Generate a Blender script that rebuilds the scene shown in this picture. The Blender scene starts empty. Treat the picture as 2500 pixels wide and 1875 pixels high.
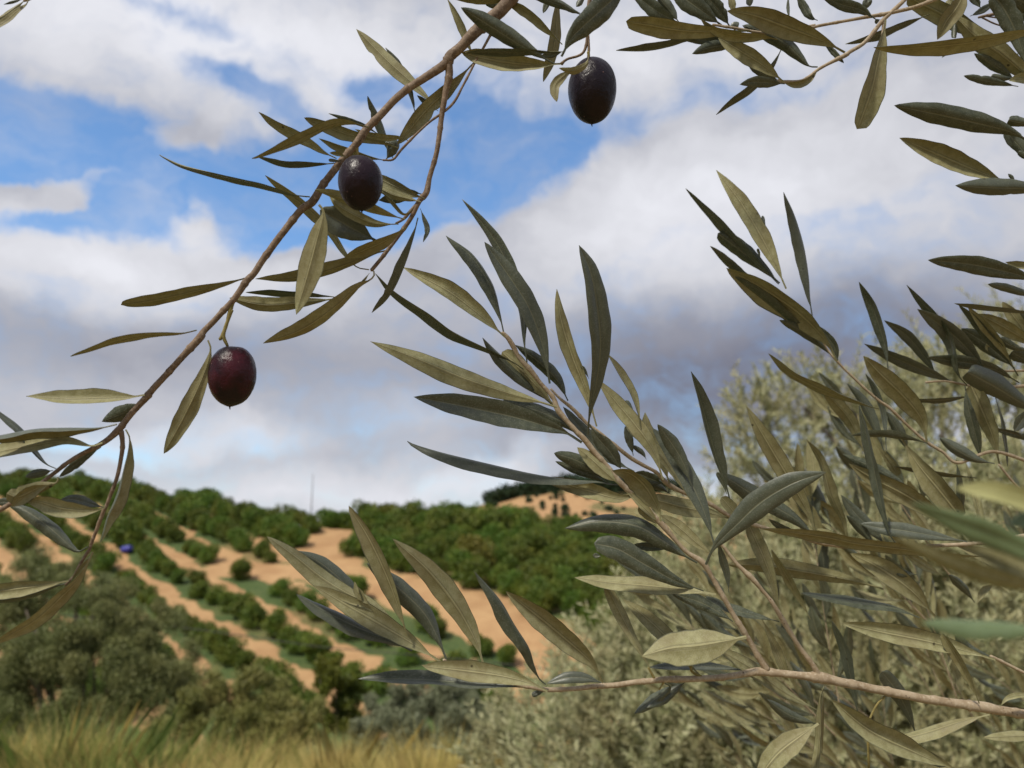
import bpy, math, random
import numpy as np
from mathutils import Vector, Matrix, noise as mnoise

# ------------------------------------------------------------ camera, sky, sun, exposure
S = bpy.context.scene
COL = S.collection
PITCH = math.radians(11.7)
F = 1896.0                       # focal length in photograph pixels (2500 wide)
CP, SP = math.cos(PITCH), math.sin(PITCH)
CAM = Vector((0.0, 0.0, 1.6))
cam_d = bpy.data.cameras.new('camera')
cam = bpy.data.objects.new('camera', cam_d)
COL.objects.link(cam)
cam.location = CAM
cam.rotation_euler = (math.pi / 2 + PITCH, 0, 0)
cam_d.sensor_width = 36.0
cam_d.lens = 36.0 * F / 2500.0
cam_d.clip_start = 0.01
cam_d.clip_end = 30000
cam_d.dof.use_dof = True
cam_d.dof.focus_distance = 0.39
cam_d.dof.aperture_fstop = 11.5
S.camera = cam

S.view_settings.view_transform = 'Standard'
S.view_settings.look = 'None'
S.view_settings.gamma = 1.0
EXPO = 0.35
S.view_settings.exposure = EXPO
SUN_EL, SUN_AZ = math.radians(52), math.radians(-142)   # azimuth from +Y towards +X: behind the camera, to its left


def ray(px, py):
    """direction of a photograph pixel, with world y-component 1"""
    a, b = (px - 1250) / F, (937.5 - py) / F
    dy = CP - b * SP
    return a / dy, (SP + b * CP) / dy


def P(px, py, d):
    """the point seen at a pixel, d metres in front of the camera"""
    a, b = (px - 1250) / F * d, (937.5 - py) / F * d
    return Vector((a, CP * d - b * SP, CAM.z + SP * d + b * CP))


class NB:
    """small node-tree builder"""
    def __init__(s, tree):
        s.t = tree; tree.nodes.clear()
    def n(s, typ, _in=None, **kw):
        o = s.t.nodes.new(typ)
        for k, v in kw.items():
            setattr(o, k, v)
        for k, v in (_in or {}).items():
            sock = o.inputs[k]
            if isinstance(v, bpy.types.NodeSocket):
                s.t.links.new(v, sock)
            else:
                sock.default_value = v
        return o
    def m(s, op, a, b=0.0, c=0.0, clamp=False):
        return s.n('ShaderNodeMath', {0: a, 1: b, 2: c}, operation=op, use_clamp=clamp).outputs[0]
    def vm(s, op, a, b=(0, 0, 0)):
        return s.n('ShaderNodeVectorMath', {0: a, 1: b}, operation=op).outputs[0]
    def noise(s, vec, scale, detail=4.0, rough=0.55, out=0, dist=0.0):
        return s.n('ShaderNodeTexNoise', {'Vector': vec, 'Scale': scale, 'Detail': detail, 'Roughness': rough, 'Distortion': dist}).outputs[out]
    def mr(s, v, a, b, c=0.0, d=1.0, smooth=True):
        return s.n('ShaderNodeMapRange', {0: v, 1: a, 2: b, 3: c, 4: d}, interpolation_type='SMOOTHSTEP' if smooth else 'LINEAR').outputs[0]
    def mix(s, f, a, b):
        o = s.n('ShaderNodeMix', data_type='RGBA')
        for k, v in ((0, f), (6, a), (7, b)):
            if isinstance(v, bpy.types.NodeSocket):
                s.t.links.new(v, o.inputs[k])
            else:
                o.inputs[k].default_value = v if k == 0 else (*v[:3], 1)
        return o.outputs[2]
    def mixf(s, f, a, b):
        o = s.n('ShaderNodeMix', {0: f, 2: a, 3: b}, data_type='FLOAT')
        return o.outputs[0]


def lin(r, g, b):
    return tuple(((c / 255) / 12.92 if c < 10 else (((c / 255) + 0.055) / 1.055) ** 2.4) for c in (r, g, b))


world = bpy.data.worlds.new('World')
S.world = world
world.use_nodes = True
W = NB(world.node_tree)
geo = W.n('ShaderNodeTexCoord').outputs['Generated']
sep = W.n('ShaderNodeSeparateXYZ', {0: geo})
az = W.m('ARCTAN2', sep.outputs[0], sep.outputs[1])
el = W.m('ARCSINE', sep.outputs[2])
pt = W.n('ShaderNodeCombineXYZ', {0: az, 1: el, 2: 0.0}).outputs[0]
w1 = W.noise(pt, 7.0, 3.0, 0.5, out=1)
w2 = W.noise(pt, 26.0, 4.0, 0.6, out=1)
off = W.vm('ADD', W.vm('MULTIPLY', W.vm('SUBTRACT', w1, (.5, .5, .5)), (.11, .075, 0)),
           W.vm('MULTIPLY', W.vm('SUBTRACT', w2, (.5, .5, .5)), (.042, .034, 0)))
ptw = W.vm('ADD', pt, off)


def blobsum(base, blobs, vec):
    tot = base
    for (px, py, rx, ry, rot, w) in blobs:
        u, e = ray(px, py)
        a_, e_ = math.atan(u), math.atan(e / math.hypot(1, u))
        k = 1 / (F * (1 + ((px - 1250) / F) ** 2 * .7 + ((937 - py) / F) ** 2 * .7))
        mp = W.n('ShaderNodeMapping', {'Vector': vec, 'Location': (a_, e_, 0), 'Rotation': (0, 0, math.radians(rot)),
                                       'Scale': (rx * k, ry * k, 1)}, vector_type='TEXTURE').outputs[0]
        g = W.n('ShaderNodeTexGradient', {0: mp}, gradient_type='SPHERICAL').outputs['Fac']
        tot = W.m('MULTIPLY_ADD', g, w, tot)
    return tot


COVER = [  # px, py, radius x, radius y, rotation, weight  (cloud cover; negative = clear sky)
    (120, 330, 600, 165, -4, -1.75), (330, 460, 640, 160, 0, -1.3), (60, 545, 300, 70, 0, -.8),
    (240, 425, 380, 80, 26, 1.7), (470, 320, 120, 40, 35, .5), (50, 480, 160, 45, 10, .6),
    (800, 450, 380, 190, 0, -1.5), (640, 560, 190, 80, 0, -.9), (960, 560, 190, 90, 20, -.7),
    (1180, 430, 360, 120, 10, -1.4), (1150, 290, 380, 150, -10, -.75), (960, 205, 200, 50, 0, -.8), (620, 230, 260, 60, -10, -.4), (1480, 330, 160, 80, 30, -.4),
    (430, 20, 260, 45, 0, -.55), (560, 190, 330, 60, -12, -.35), (1380, 330, 150, 90, 30, -.35), (1950, 200, 420, 70, 0, -.25),
    (1680, 235, 330, 60, 10, -.3), (500, 530, 130, 80, 0, 1.3), (590, 530, 60, 60, 0, .45), (545, 470, 90, 40, 10, .3),
    (250, 620, 420, 90, 0, .8), (760, 640, 300, 60, 0, .6), (1450, 520, 340, 130, 20, .9), (1120, 590, 260, 80, 25, .6),
    (1900, 380, 560, 170, 0, .9), (200, 1095, 220, 34, 0, -.45), (300, 60, 500, 120, 0, .12), (860, 90, 500, 100, 0, .15),
    (600, 1080, 160, 40, 0, -.2), (720, 330, 160, 50, 0, .35),
]
SHADE = [
    (500, 70, 1500, 260, 0, .55), (1700, 60, 900, 260, 0, .35), (250, 640, 620, 170, 0, .5), (470, 540, 190, 90, 0, .3),
    (1900, 480, 760, 300, 0, .42), (1480, 560, 420, 180, 20, .3), (1750, 940, 700, 300, 5, -.62), (1100, 900, 900, 200, 0, -.16),
    (2300, 800, 560, 220, 0, -.28), (250, 850, 900, 130, 0, -.20), (800, 1210, 1200, 110, 0, .34), (580, 1060, 300, 70, 0, .28),
    (300, 1080, 260, 60, 0, .35), (1250, 1130, 300, 60, 20, .3), (1700, 1230, 360, 90, 0, .15), (1020, 1020, 260, 60, 0, .14),
    (240, 400, 420, 120, 0, .3), (760, 700, 300, 70, 0, .12),
]
nb = W.noise(W.vm('MULTIPLY', ptw, (1, 1.7, 1)), 5.5, 8.0, 0.58)
nf = W.noise(W.vm('MULTIPLY', ptw, (1, 1.5, 1)), 19.0, 6.0, 0.6)
cover = blobsum(0.85, COVER, ptw)
cover = W.m('MULTIPLY_ADD', W.m('SUBTRACT', nb, .5), .9, cover)
cover = W.m('MULTIPLY_ADD', W.m('SUBTRACT', nf, .5), .70, cover)
alpha = W.m('MAXIMUM', W.mr(cover, .06, .98), W.mr(W.noise(W.vm('MULTIPLY', ptw, (1, 2.4, 1)), 9.0, 7.0, .62), .34, .82, .02, .42))
shade = blobsum(0.51, SHADE, ptw)
shade = W.m('MULTIPLY_ADD', W.m('SUBTRACT', nb, .5), .50, shade)
shade = W.m('MULTIPLY_ADD', W.m('SUBTRACT', nf, .5), .26, shade)
shade = W.m('MULTIPLY_ADD', W.mr(cover, .3, 1.0, .10, 0.0), 1.0, shade)
ramp = W.n('ShaderNodeValToRGB', {0: shade})
K = 2 ** -EXPO
cr = ramp.color_ramp
stops = [(0.0, (124, 126, 141)), (0.25, (150, 152, 165)), (0.5, (184, 186, 196)), (0.72, (212, 213, 220)), (1.0, (235, 236, 243))]
while len(cr.elements) < len(stops):
    cr.elements.new(.5)
for e_, (p_, c_) in zip(cr.elements, stops):
    e_.position = p_
    e_.color = (*[v * K for v in lin(*c_)], 1)
sky = W.n('ShaderNodeTexSky', sky_type='NISHITA')
sky.sun_disc = False
sky.sun_elevation = SUN_EL
sky.sun_rotation = SUN_AZ
sky.air_density = 1.0
sky.dust_density = 0.6
sky.ozone_density = 1.6
tint = W.n('ShaderNodeMix', {0: 1.0, 6: sky.outputs[0], 7: (.76, 1.0, 1.17, 1)}, data_type='RGBA', blend_type='MULTIPLY').outputs[2]
bg_sky = W.n('ShaderNodeBackground', {0: tint, 1: 0.135})
bg_cl = W.n('ShaderNodeBackground', {0: ramp.outputs[0], 1: 1.0})
mixs = W.n('ShaderNodeMixShader', {0: alpha, 1: bg_sky.outputs[0], 2: bg_cl.outputs[0]})
W.n('ShaderNodeOutputWorld', {0: mixs.outputs[0]})
world.cycles.sampling_method = 'MANUAL'
world.cycles.sample_map_resolution = 512

sun_d = bpy.data.lights.new('sun', 'SUN')
sun_d.energy = 3.0
sun_d.angle = math.radians(5)
sun_d.color = (1.0, .93, .82)
sun = bpy.data.objects.new('sun', sun_d)
COL.objects.link(sun)
sdir = Vector((math.sin(SUN_AZ) * math.cos(SUN_EL), math.cos(SUN_AZ) * math.cos(SUN_EL), math.sin(SUN_EL)))
sun.rotation_euler = sdir.to_track_quat('Z', 'Y').to_euler()
S.cycles.max_bounces = 6
S.cycles.transparent_max_bounces = 8
S.cycles.sample_clamp_indirect = 4.0

# ------------------------------------------------------------ helpers


def tag(o, label=None, cat=None, group=None, kind=None):
    for k, v in (('label', label), ('category', cat), ('group', group), ('kind', kind)):
        if v:
            o[k] = v
    return o


def mesh_obj(name, verts, faces, mats, parent=None, loc=(0, 0, 0), smooth=True, uv=None, fmat=None):
    me = bpy.data.meshes.new(name)
    me.from_pydata([tuple(v) for v in verts], [], [tuple(f) for f in faces])
    for m_ in (mats if isinstance(mats, (list, tuple)) else [mats]):
        me.materials.append(m_)
    if smooth:
        me.polygons.foreach_set('use_smooth', [True] * len(me.polygons))
    if fmat is not None:
        me.polygons.foreach_set('material_index', fmat)
    if uv is not None:
        lay = me.uv_layers.new(name='UVMap')
        idx = np.empty(len(me.loops), dtype=np.int32)
        me.loops.foreach_get('vertex_index', idx)
        lay.data.foreach_set('uv', np.asarray(uv, dtype=np.float32)[idx].ravel())
    me.update()
    o = bpy.data.objects.new(name, me)
    COL.objects.link(o)
    o.location = loc
    if parent is not None:
        o.parent = parent
    return o


def empty(name, loc, label=None, cat=None, group=None):
    o = bpy.data.objects.new(name, None)
    COL.objects.link(o)
    o.location = loc
    o.empty_display_size = .02
    return tag(o, label, cat, group)


def catmull(pts, n):
    """n samples along a Catmull-Rom curve through pts (arrays of any dimension)"""
    p = np.asarray(pts, float)
    if len(p) == 2:
        t = np.linspace(0, 1, n)[:, None]
        return p[0] * (1 - t) + p[1] * t
    seg = np.linalg.norm(np.diff(p[:, :2], axis=0), axis=1)
    cum = np.concatenate([[0], np.cumsum(seg)])
    q = np.vstack([2 * p[0] - p[1], p, 2 * p[-1] - p[-2]])
    out = []
    for s_ in np.linspace(0, cum[-1], n):
        i = min(np.searchsorted(cum, s_, 'right') - 1, len(p) - 2)
        t = (s_ - cum[i]) / max(cum[i + 1] - cum[i], 1e-9)
        a, b, c, d = q[i], q[i + 1], q[i + 2], q[i + 3]
        out.append(.5 * (2 * b + (c - a) * t + (2 * a - 5 * b + 4 * c - d) * t * t + (3 * b - a - 3 * c + d) * t ** 3))
    return np.array(out)


def tube(pts, radii, sides=10, bumps=0.0, seed=0, cap=True):
    """verts, faces of a tube through 3-D points with radii; bumps = relative radius noise"""
    rng = random.Random(seed)
    pts = [Vector(p) for p in pts]
    n = len(pts)
    vs, fs = [], []
    up = None
    for i, p in enumerate(pts):
        t = (pts[min(i + 1, n - 1)] - pts[max(i - 1, 0)]).normalized()
        if up is None:
            up = t.orthogonal().normalized()
        up = (up - t * up.dot(t)).normalized()
        sd = t.cross(up)
        for k in range(sides):
            a = 2 * math.pi * k / sides
            r = radii[i] * (1 + bumps * rng.uniform(-1, 1))
            vs.append(p + up * (math.cos(a) * r) + sd * (math.sin(a) * r))
    for i in range(n - 1):
        for k in range(sides):
            a, b = i * sides + k, i * sides + (k + 1) % sides
            fs.append((a, b, b + sides, a + sides))
    if cap:
        vs.append(pts[-1] + (pts[-1] - pts[-2]).normalized() * radii[-1] * .7)
        e = len(vs) - 1
        for k in range(sides):
            fs.append(((n - 1) * sides + k, (n - 1) * sides + (k + 1) % sides, e))
        vs.append(pts[0]); e = len(vs) - 1
        for k in range(sides):
            fs.append((k, e, (k + 1) % sides))
    return vs, fs


# ------------------------------------------------------------ materials


def mat(name):
    m = bpy.data.materials.new(name)
    m.use_nodes = True
    return m, NB(m.node_tree)


def finish(B, col, rough, bump=None, bstr=.2, bdist=.001, spec=.4, trans=None, coat=0.0):
    ins = {'Base Color': col, 'Roughness': rough, 'Specular IOR Level': spec, 'Coat Weight': coat}
    if bump is not None:
        ins['Normal'] = B.n('ShaderNodeBump', {'Strength': bstr, 'Distance': bdist, 'Height': bump}).outputs[0]
    for k, v in list(ins.items()):
        if isinstance(v, tuple):
            ins[k] = (*v[:3], 1)
    sh = B.n('ShaderNodeBsdfPrincipled', ins).outputs[0]
    if trans:
        tc, f = trans
        tr = B.n('ShaderNodeBsdfTranslucent', {0: (*tc, 1) if isinstance(tc, tuple) else tc}).outputs[0]
        sh = B.n('ShaderNodeMixShader', {0: f, 1: sh, 2: tr}).outputs[0]
    B.n('ShaderNodeOutputMaterial', {0: sh})


def leaf_mats(young=False):
    out = []
    for side in ('top', 'under'):
        m, B = mat(('young ' if young else '') + 'olive leaf ' + side)
        uv = B.n('ShaderNodeTexCoord').outputs['UV']
        obj = B.n('ShaderNodeTexCoord').outputs['Object']
        sp = B.n('ShaderNodeSeparateXYZ', {0: uv})
        v = B.m('ABSOLUTE', B.m('SUBTRACT', B.m('MULTIPLY', sp.outputs[1], 2.0), 1.0))     # 0 midrib .. 1 margin
        rnd = B.n('ShaderNodeObjectInfo').outputs['Random']
        n1 = B.noise(obj, 260.0, 5.0, .65)
        n2 = B.noise(obj, 1500.0, 2.0, .5)
        n3 = B.noise(obj, 60.0, 2.0, .5)
        rib = B.mr(v, .035, .085, 1.0, 0.0)
        # side veins: slanted faint lines
        vein = B.n('ShaderNodeTexWave', {'Vector': B.n('ShaderNodeCombineXYZ', {0: B.m('ADD', B.m('MULTIPLY', sp.outputs[0], 26.0), B.m('MULTIPLY', v, -3.2)), 1: 0, 2: 0}).outputs[0],
                                         'Scale': .5, 'Distortion': 1.2, 'Detail': 1.0}, bands_direction='X').outputs['Fac']
        spots = B.mr(B.n('ShaderNodeTexVoronoi', {'Vector': obj, 'Scale': 95.0, 'Randomness': 1.0}).outputs['Distance'], .05, .10, 1.0, 0.0)
        keep = B.mr(B.noise(obj, 75.0, 1.0), .55, .61)
        spots = B.m('MULTIPLY', spots, keep)
        if side == 'top':
            c = B.mix(B.mr(n1, .3, .72), (.040, .048, .026), (.080, .090, .052))
            c = B.mix(B.m('MULTIPLY', B.mr(n2, .52, .7), .45), c, (.19, .205, .17))        # dusty scales
            c = B.mix(B.m('MULTIPLY', B.mr(rnd, .45, 1.0, 0.0, .8, False), 1.0), c, B.mix(.5, c, (.125, .14, .115)))
            c = B.mix(B.m('MULTIPLY', vein, .10), c, (.12, .14, .09))
            c = B.mix(B.m('MULTIPLY', rib, .50), c, (.20, .20, .12))
            c = B.mix(B.m('MULTIPLY', spots, .7), c, (.02, .016, .010))
            if young:
                c = B.mix(.65, c, (.16, .23, .10))
            finish(B, c, B.mr(n1, .3, .7, .34, .52), B.m('ADD', B.m('MULTIPLY', rib, -.6), B.m('MULTIPLY', n2, .22)), .6, .0004, .55,
                   trans=((.16, .20, .05), .06))
        else:
            c = B.mix(B.mr(n1, .28, .75), (.225, .213, .094), (.355, .345, .185))
            c = B.mix(B.m('MULTIPLY', B.mr(n2, .5, .7), .35), c, (.42, .41, .29))
            c = B.mix(B.m('MULTIPLY', B.mr(n3, .45, .7), .35), c, (.16, .115, .055))
            c = B.mix(B.mr(rnd, 0.0, 1.0, 0.0, .5, False), c, B.mix(.5, c, (.14, .11, .045)))
            c = B.mix(B.m('MULTIPLY', vein, .12), c, (.14, .12, .06))
            c = B.mix(B.m('MULTIPLY', rib, .55), c, (.40, .37, .20))
            rib_shade = B.m('MULTIPLY', B.mr(v, .075, .10), B.mr(v, .14, .20, 1.0, 0.0))
            c = B.mix(B.m('MULTIPLY', rib_shade, .4), c, (.10, .085, .045))  # shading alongside the raised midrib, painted into the leaf colour
            c = B.mix(B.m('MULTIPLY', B.mr(v, .92, .97), .8), c, (.06, .065, .040))       # margin rolled over from the upper face
            c = B.mix(B.m('MULTIPLY', spots, .85), c, (.022, .014, .008))
            if young:
                c = B.mix(.6, c, (.42, .42, .17))
            finish(B, c, B.mr(n1, .3, .7, .5, .7), B.m('ADD', B.m('MULTIPLY', rib, 1.0), B.m('MULTIPLY', n2, .25)), .6, .0005, .3,
                   trans=((.24, .26, .10), .08))
        out.append(m)
    return out


LEAF = leaf_mats()
YOUNG = leaf_mats(True)


def bark(name, c1, c2, c3, scale=120.0, spk=True):
    m, B = mat(name)
    obj = B.n('ShaderNodeTexCoord').outputs['Object']
    n1 = B.noise(obj, scale, 6.0, .65)
    n2 = B.noise(obj, scale * 5, 3.0, .6)
    c = B.mix(B.mr(n1, .32, .7), c1, c2)
    c = B.mix(B.m('MULTIPLY', B.mr(n2, .48, .68), .6), c, c3)
    if spk:
        sp = B.mr(B.n('ShaderNodeTexVoronoi', {'Vector': obj, 'Scale': scale * 3.2}).outputs['Distance'], .10, .20, 1.0, 0.0)
        sp = B.m('MULTIPLY', sp, B.mr(B.noise(obj, scale * 1.4, 1.0), .5, .6))
        c = B.mix(B.m('MULTIPLY', sp, .75), c, (.035, .022, .014))
    finish(B, c, .7, B.m('ADD', n1, B.m('MULTIPLY', n2, .5)), .55, .0004, .3)
    return m


BARK_DARK = bark('olive bark dark', (.115, .075, .046), (.21, .145, .095), (.32, .245, .175))
BARK_TAN = bark('olive bark tan', (.255, .19, .118), (.37, .295, .20), (.47, .40, .29))
STALK = bark('green stalk', (.15, .125, .035), (.26, .21, .07), (.33, .27, .12), 200.0, False)
TRUNK = bark('trunk bark', (.09, .07, .05), (.17, .14, .11), (.24, .21, .17), 9.0, False)


def olive_mat():
    m, B = mat('ripe olive skin')
    obj = B.n('ShaderNodeTexCoord').outputs['Object']
    n1 = B.noise(obj, 70.0, 3.0, .5)
    n2 = B.noise(obj, 420.0, 4.0, .6, dist=.6)
    rnd = B.n('ShaderNodeObjectInfo').outputs['Random']
    oc = B.n('ShaderNodeObjectInfo').outputs['Color']
    c = B.mix(B.mr(n1, .38, .68), (.0085, .0035, .006), oc)
    sp = B.mr(B.n('ShaderNodeTexVoronoi', {'Vector': obj, 'Scale': 330.0}).outputs['Distance'], .09, .16, 1.0, 0.0)
    sp = B.m('MULTIPLY', sp, B.mr(B.noise(obj, 190.0, 1.0), .54, .60))
    c = B.mix(B.m('MULTIPLY', sp, .8), c, (.16, .09, .085))
    c = B.mix(B.m('MULTIPLY', B.mr(n2, .5, .72), .12), c, (.045, .026, .034))           # waxy bloom
    h = B.m('ADD', B.m('MULTIPLY', n1, .8), B.m('ADD', B.m('MULTIPLY', n2, .42), B.m('MULTIPLY', sp, .12)))
    finish(B, c, B.mr(n2, .3, .7, .27, .42), h, .5, .0018, .26)
    return m


OLIVE = olive_mat()


def foliage_mat(name, c1, c2, c3, rough=.55, tr=.12, objrnd=.5, nscale=1.2):
    m, B = mat(name)
    g = B.n('ShaderNodeNewGeometry')
    ri = g.outputs['Random Per Island']
    pos = g.outputs['Position']
    n1 = B.noise(pos, nscale, 3.0, .6)
    rnd = B.n('ShaderNodeObjectInfo').outputs['Random']
    c = B.mix(ri, c1, c2)
    c = B.mix(B.m('MULTIPLY', B.mr(n1, .42, .7), .6), c, c3)
    hsv = B.n('ShaderNodeHueSaturation', {'Hue': B.mr(rnd, 0, 1, .5 - .022 * objrnd * 2, .5 + .02 * objrnd * 2, False), 'Saturation': 1.0,
                                          'Value': B.mr(rnd, 0, 1, 1 - .32 * objrnd, 1 + .42 * objrnd, False), 'Color': c})
    finish(B, hsv.outputs[0], rough, spec=.35, trans=(hsv.outputs[0], tr))
    return m


M_CITRUS = foliage_mat('orchard foliage', (.050, .095, .010), (.115, .172, .018), (.19, .20, .025), nscale=.6, tr=.2)
M_YELLOW = foliage_mat('yellowing orchard foliage', (.10, .105, .014), (.17, .155, .02), (.20, .16, .03), objrnd=.1)
M_FARTREE = foliage_mat('far dark foliage', (.016, .036, .012), (.03, .055, .018), (.03, .05, .02), nscale=.2)
M_OLIVEBUSH = foliage_mat('olive bush foliage', (.10, .128, .042), (.22, .25, .088), (.27, .265, .10), nscale=1.1, objrnd=.2, tr=.2)
M_GREYBUSH = foliage_mat('grey bush foliage', (.14, .16, .085), (.23, .25, .15), (.19, .21, .12), nscale=1.6, objrnd=.1)
M_BROWNBUSH = foliage_mat('brown bush foliage', (.15, .165, .045), (.25, .245, .07), (.30, .265, .085), nscale=1.6, objrnd=.1)
M_SILVER = foliage_mat('silver olive foliage', (.22, .24, .105), (.50, .49, .29), (.33, .28, .14), rough=.6, tr=.25, nscale=3.2, objrnd=.1)
M_GRASS = foliage_mat('dry grass blades', (.50, .40, .12), (.80, .64, .26), (.26, .33, .08), rough=.7, tr=.25, nscale=1.3, objrnd=.1)
M_WEED = foliage_mat('green weeds', (.12, .19, .04), (.22, .29, .07), (.28, .29, .07), rough=.6, tr=.2, nscale=1.5, objrnd=.1)


def simple(name, col, rough=.5):
    m, B = mat(name)
    n = B.noise(B.n('ShaderNodeTexCoord').outputs['Object'], 8.0, 4.0)
    c = B.mix(B.m('MULTIPLY', B.mr(n, .35, .7), .35), col, tuple(v * .6 for v in col))
    finish(B, c, rough)
    return m


M_BLUE = simple('blue plastic', (.05, .055, .32), .4)
M_LILAC = simple('lilac plastic', (.16, .13, .30), .5)
M_METAL = simple('weathered steel', (.30, .30, .32), .6)
M_CABLE = simple('black cable', (.035, .033, .03), .6)
# ------------------------------------------------------------ terrain
RIDGE_PX = [(-900, 1150), (0, 1172), (130, 1190), (280, 1203), (420, 1222), (560, 1246), (700, 1272), (900, 1287), (1050, 1290), (1200, 1300), (1350, 1316), (1500, 1328), (2000, 1336), (3400, 1336)]
FAR_PX = [(-900, 1300), (900, 1290), (1060, 1262), (1190, 1226), (1300, 1200), (1420, 1190), (1580, 1196), (1800, 1220), (2500, 1240), (3400, 1250)]
SLOPE, H0 = .29, -22.74            # the orchard hillside is z = H0 + SLOPE*y
RU = np.array([ray(*p)[0] for p in RIDGE_PX]); RE = np.array([ray(*p)[1] for p in RIDGE_PX])
FU = np.array([ray(*p)[0] for p in FAR_PX]); FE = np.array([ray(*p)[1] for p in FAR_PX])
YF = 430.0


def ridge_y(u):
    e = np.interp(u, RU, RE)
    return (1.6 - H0) / (SLOPE - e)


def ground_z(x, y):
    x = np.asarray(x, float); y = np.asarray(y, float)
    yc = np.maximum(y, .5)
    u = np.clip(x / yc, -1.6, 1.6)
    near = np.interp(y, [-400, 0, 1.5, 4, 8, 12, 20, 34, 44, 47], [6, 0, -.05, -.45, -1.25, -2.3, -5.0, -9.3, -9.9, H0 + SLOPE * 47])
    hill = H0 + SLOPE * y + .35 * np.sin(x * .09 + 1) * np.clip((y - 47) / 20, 0, 1)
    ry = ridge_y(u)
    zr = H0 + SLOPE * ry + .35 * np.sin(x * .09 + 1)
    over = np.maximum(zr - .16 * (y - ry) - .0008 * (y - ry) ** 2, -14.0)
    z = np.where(y < 47, near, np.where(y < ry, hill, over))
    # round the crest a little
    k = np.clip(1 - np.abs(y - ry) / 6, 0, 1) * (y > 47)
    z = z - .35 * k
    zf = 1.6 + np.interp(u, FU, FE) * YF
    t = np.clip((y - 235) / (YF - 235), 0, 1)
    far = -14 + (zf + 14) * t ** .85
    far = np.where(y > YF, zf - .1 * (y - YF), far)
    z = np.where(y > 235, np.maximum(far, -14 - 0 * y), z)
    z = np.where(y > 900, np.minimum(z, -14), z)
    return z


def hit(px, py, y0=46.0, y1=430.0):
    """where the sight line of a pixel meets the hillside"""
    u, e = ray(px, py)
    ys = np.arange(y0, y1, .25)
    g = ground_z(u * ys, ys) - (1.6 + e * ys)
    i = np.argmax(g > 0)
    y = ys[i] if g[i] > 0 else (1.6 - H0) / (SLOPE - e)
    return np.array([u * y, y])


def to_px(x, y, z):
    dx, dy, dz = x, y, z - 1.6
    d = dy * CP + dz * SP
    up = -dy * SP + dz * CP
    return 1250 + F * dx / d, 937.5 - F * up / d


TRACK = [(828, 1262), (822, 1320), (785, 1375), (840, 1412), (960, 1432), (1080, 1455), (1210, 1505), (1330, 1570), (1420, 1640), (1500, 1720)]
TRACK2 = [(800, 1385), (720, 1400), (640, 1395), (560, 1392)]
TR = [np.array([hit(*p) for p in t]) for t in (TRACK, TRACK2)]
TW = [2.4, 1.7]


def track_dist(x, y):
    best = np.full(np.shape(x), 1e9)
    for pts, w in zip(TR, TW):
        for a, b in zip(pts[:-1], pts[1:]):
            ab = b - a
            t = np.clip(((x - a[0]) * ab[0] + (y - a[1]) * ab[1]) / (ab @ ab), 0, 1)
            d = np.hypot(x - a[0] - t * ab[0], y - a[1] - t * ab[1]) - w
            best = np.minimum(best, d)
    return best


ROW = 4.25
def row_phase(x, y):
    """distance in metres from the nearest tree row"""
    s = .7071 * (x + y) - 26.2
    return np.abs((s / ROW) - np.round(s / ROW)) * ROW


def vnoise(x, y, sc, seed=0):
    """cheap smooth value noise"""
    x = x / sc; y = y / sc
    xi, yi = np.floor(x).astype(int), np.floor(y).astype(int)
    fx, fy = x - xi, y - yi
    fx = fx * fx * (3 - 2 * fx); fy = fy * fy * (3 - 2 * fy)
    def h(a, b):
        v = np.sin(a * 127.1 + b * 311.7 + seed * 74.7) * 43758.5453
        return v - np.floor(v)
    return (h(xi, yi) * (1 - fx) + h(xi + 1, yi) * fx) * (1 - fy) + (h(xi, yi + 1) * (1 - fx) + h(xi + 1, yi + 1) * fx) * fy


def in_dense(x, y):
    """right of and above the track: the close planted orchard"""
    tp = TR[0]
    xs = np.interp(y, tp[::-1, 1], tp[::-1, 0])
    return (x > xs) & (y > 47)


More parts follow.
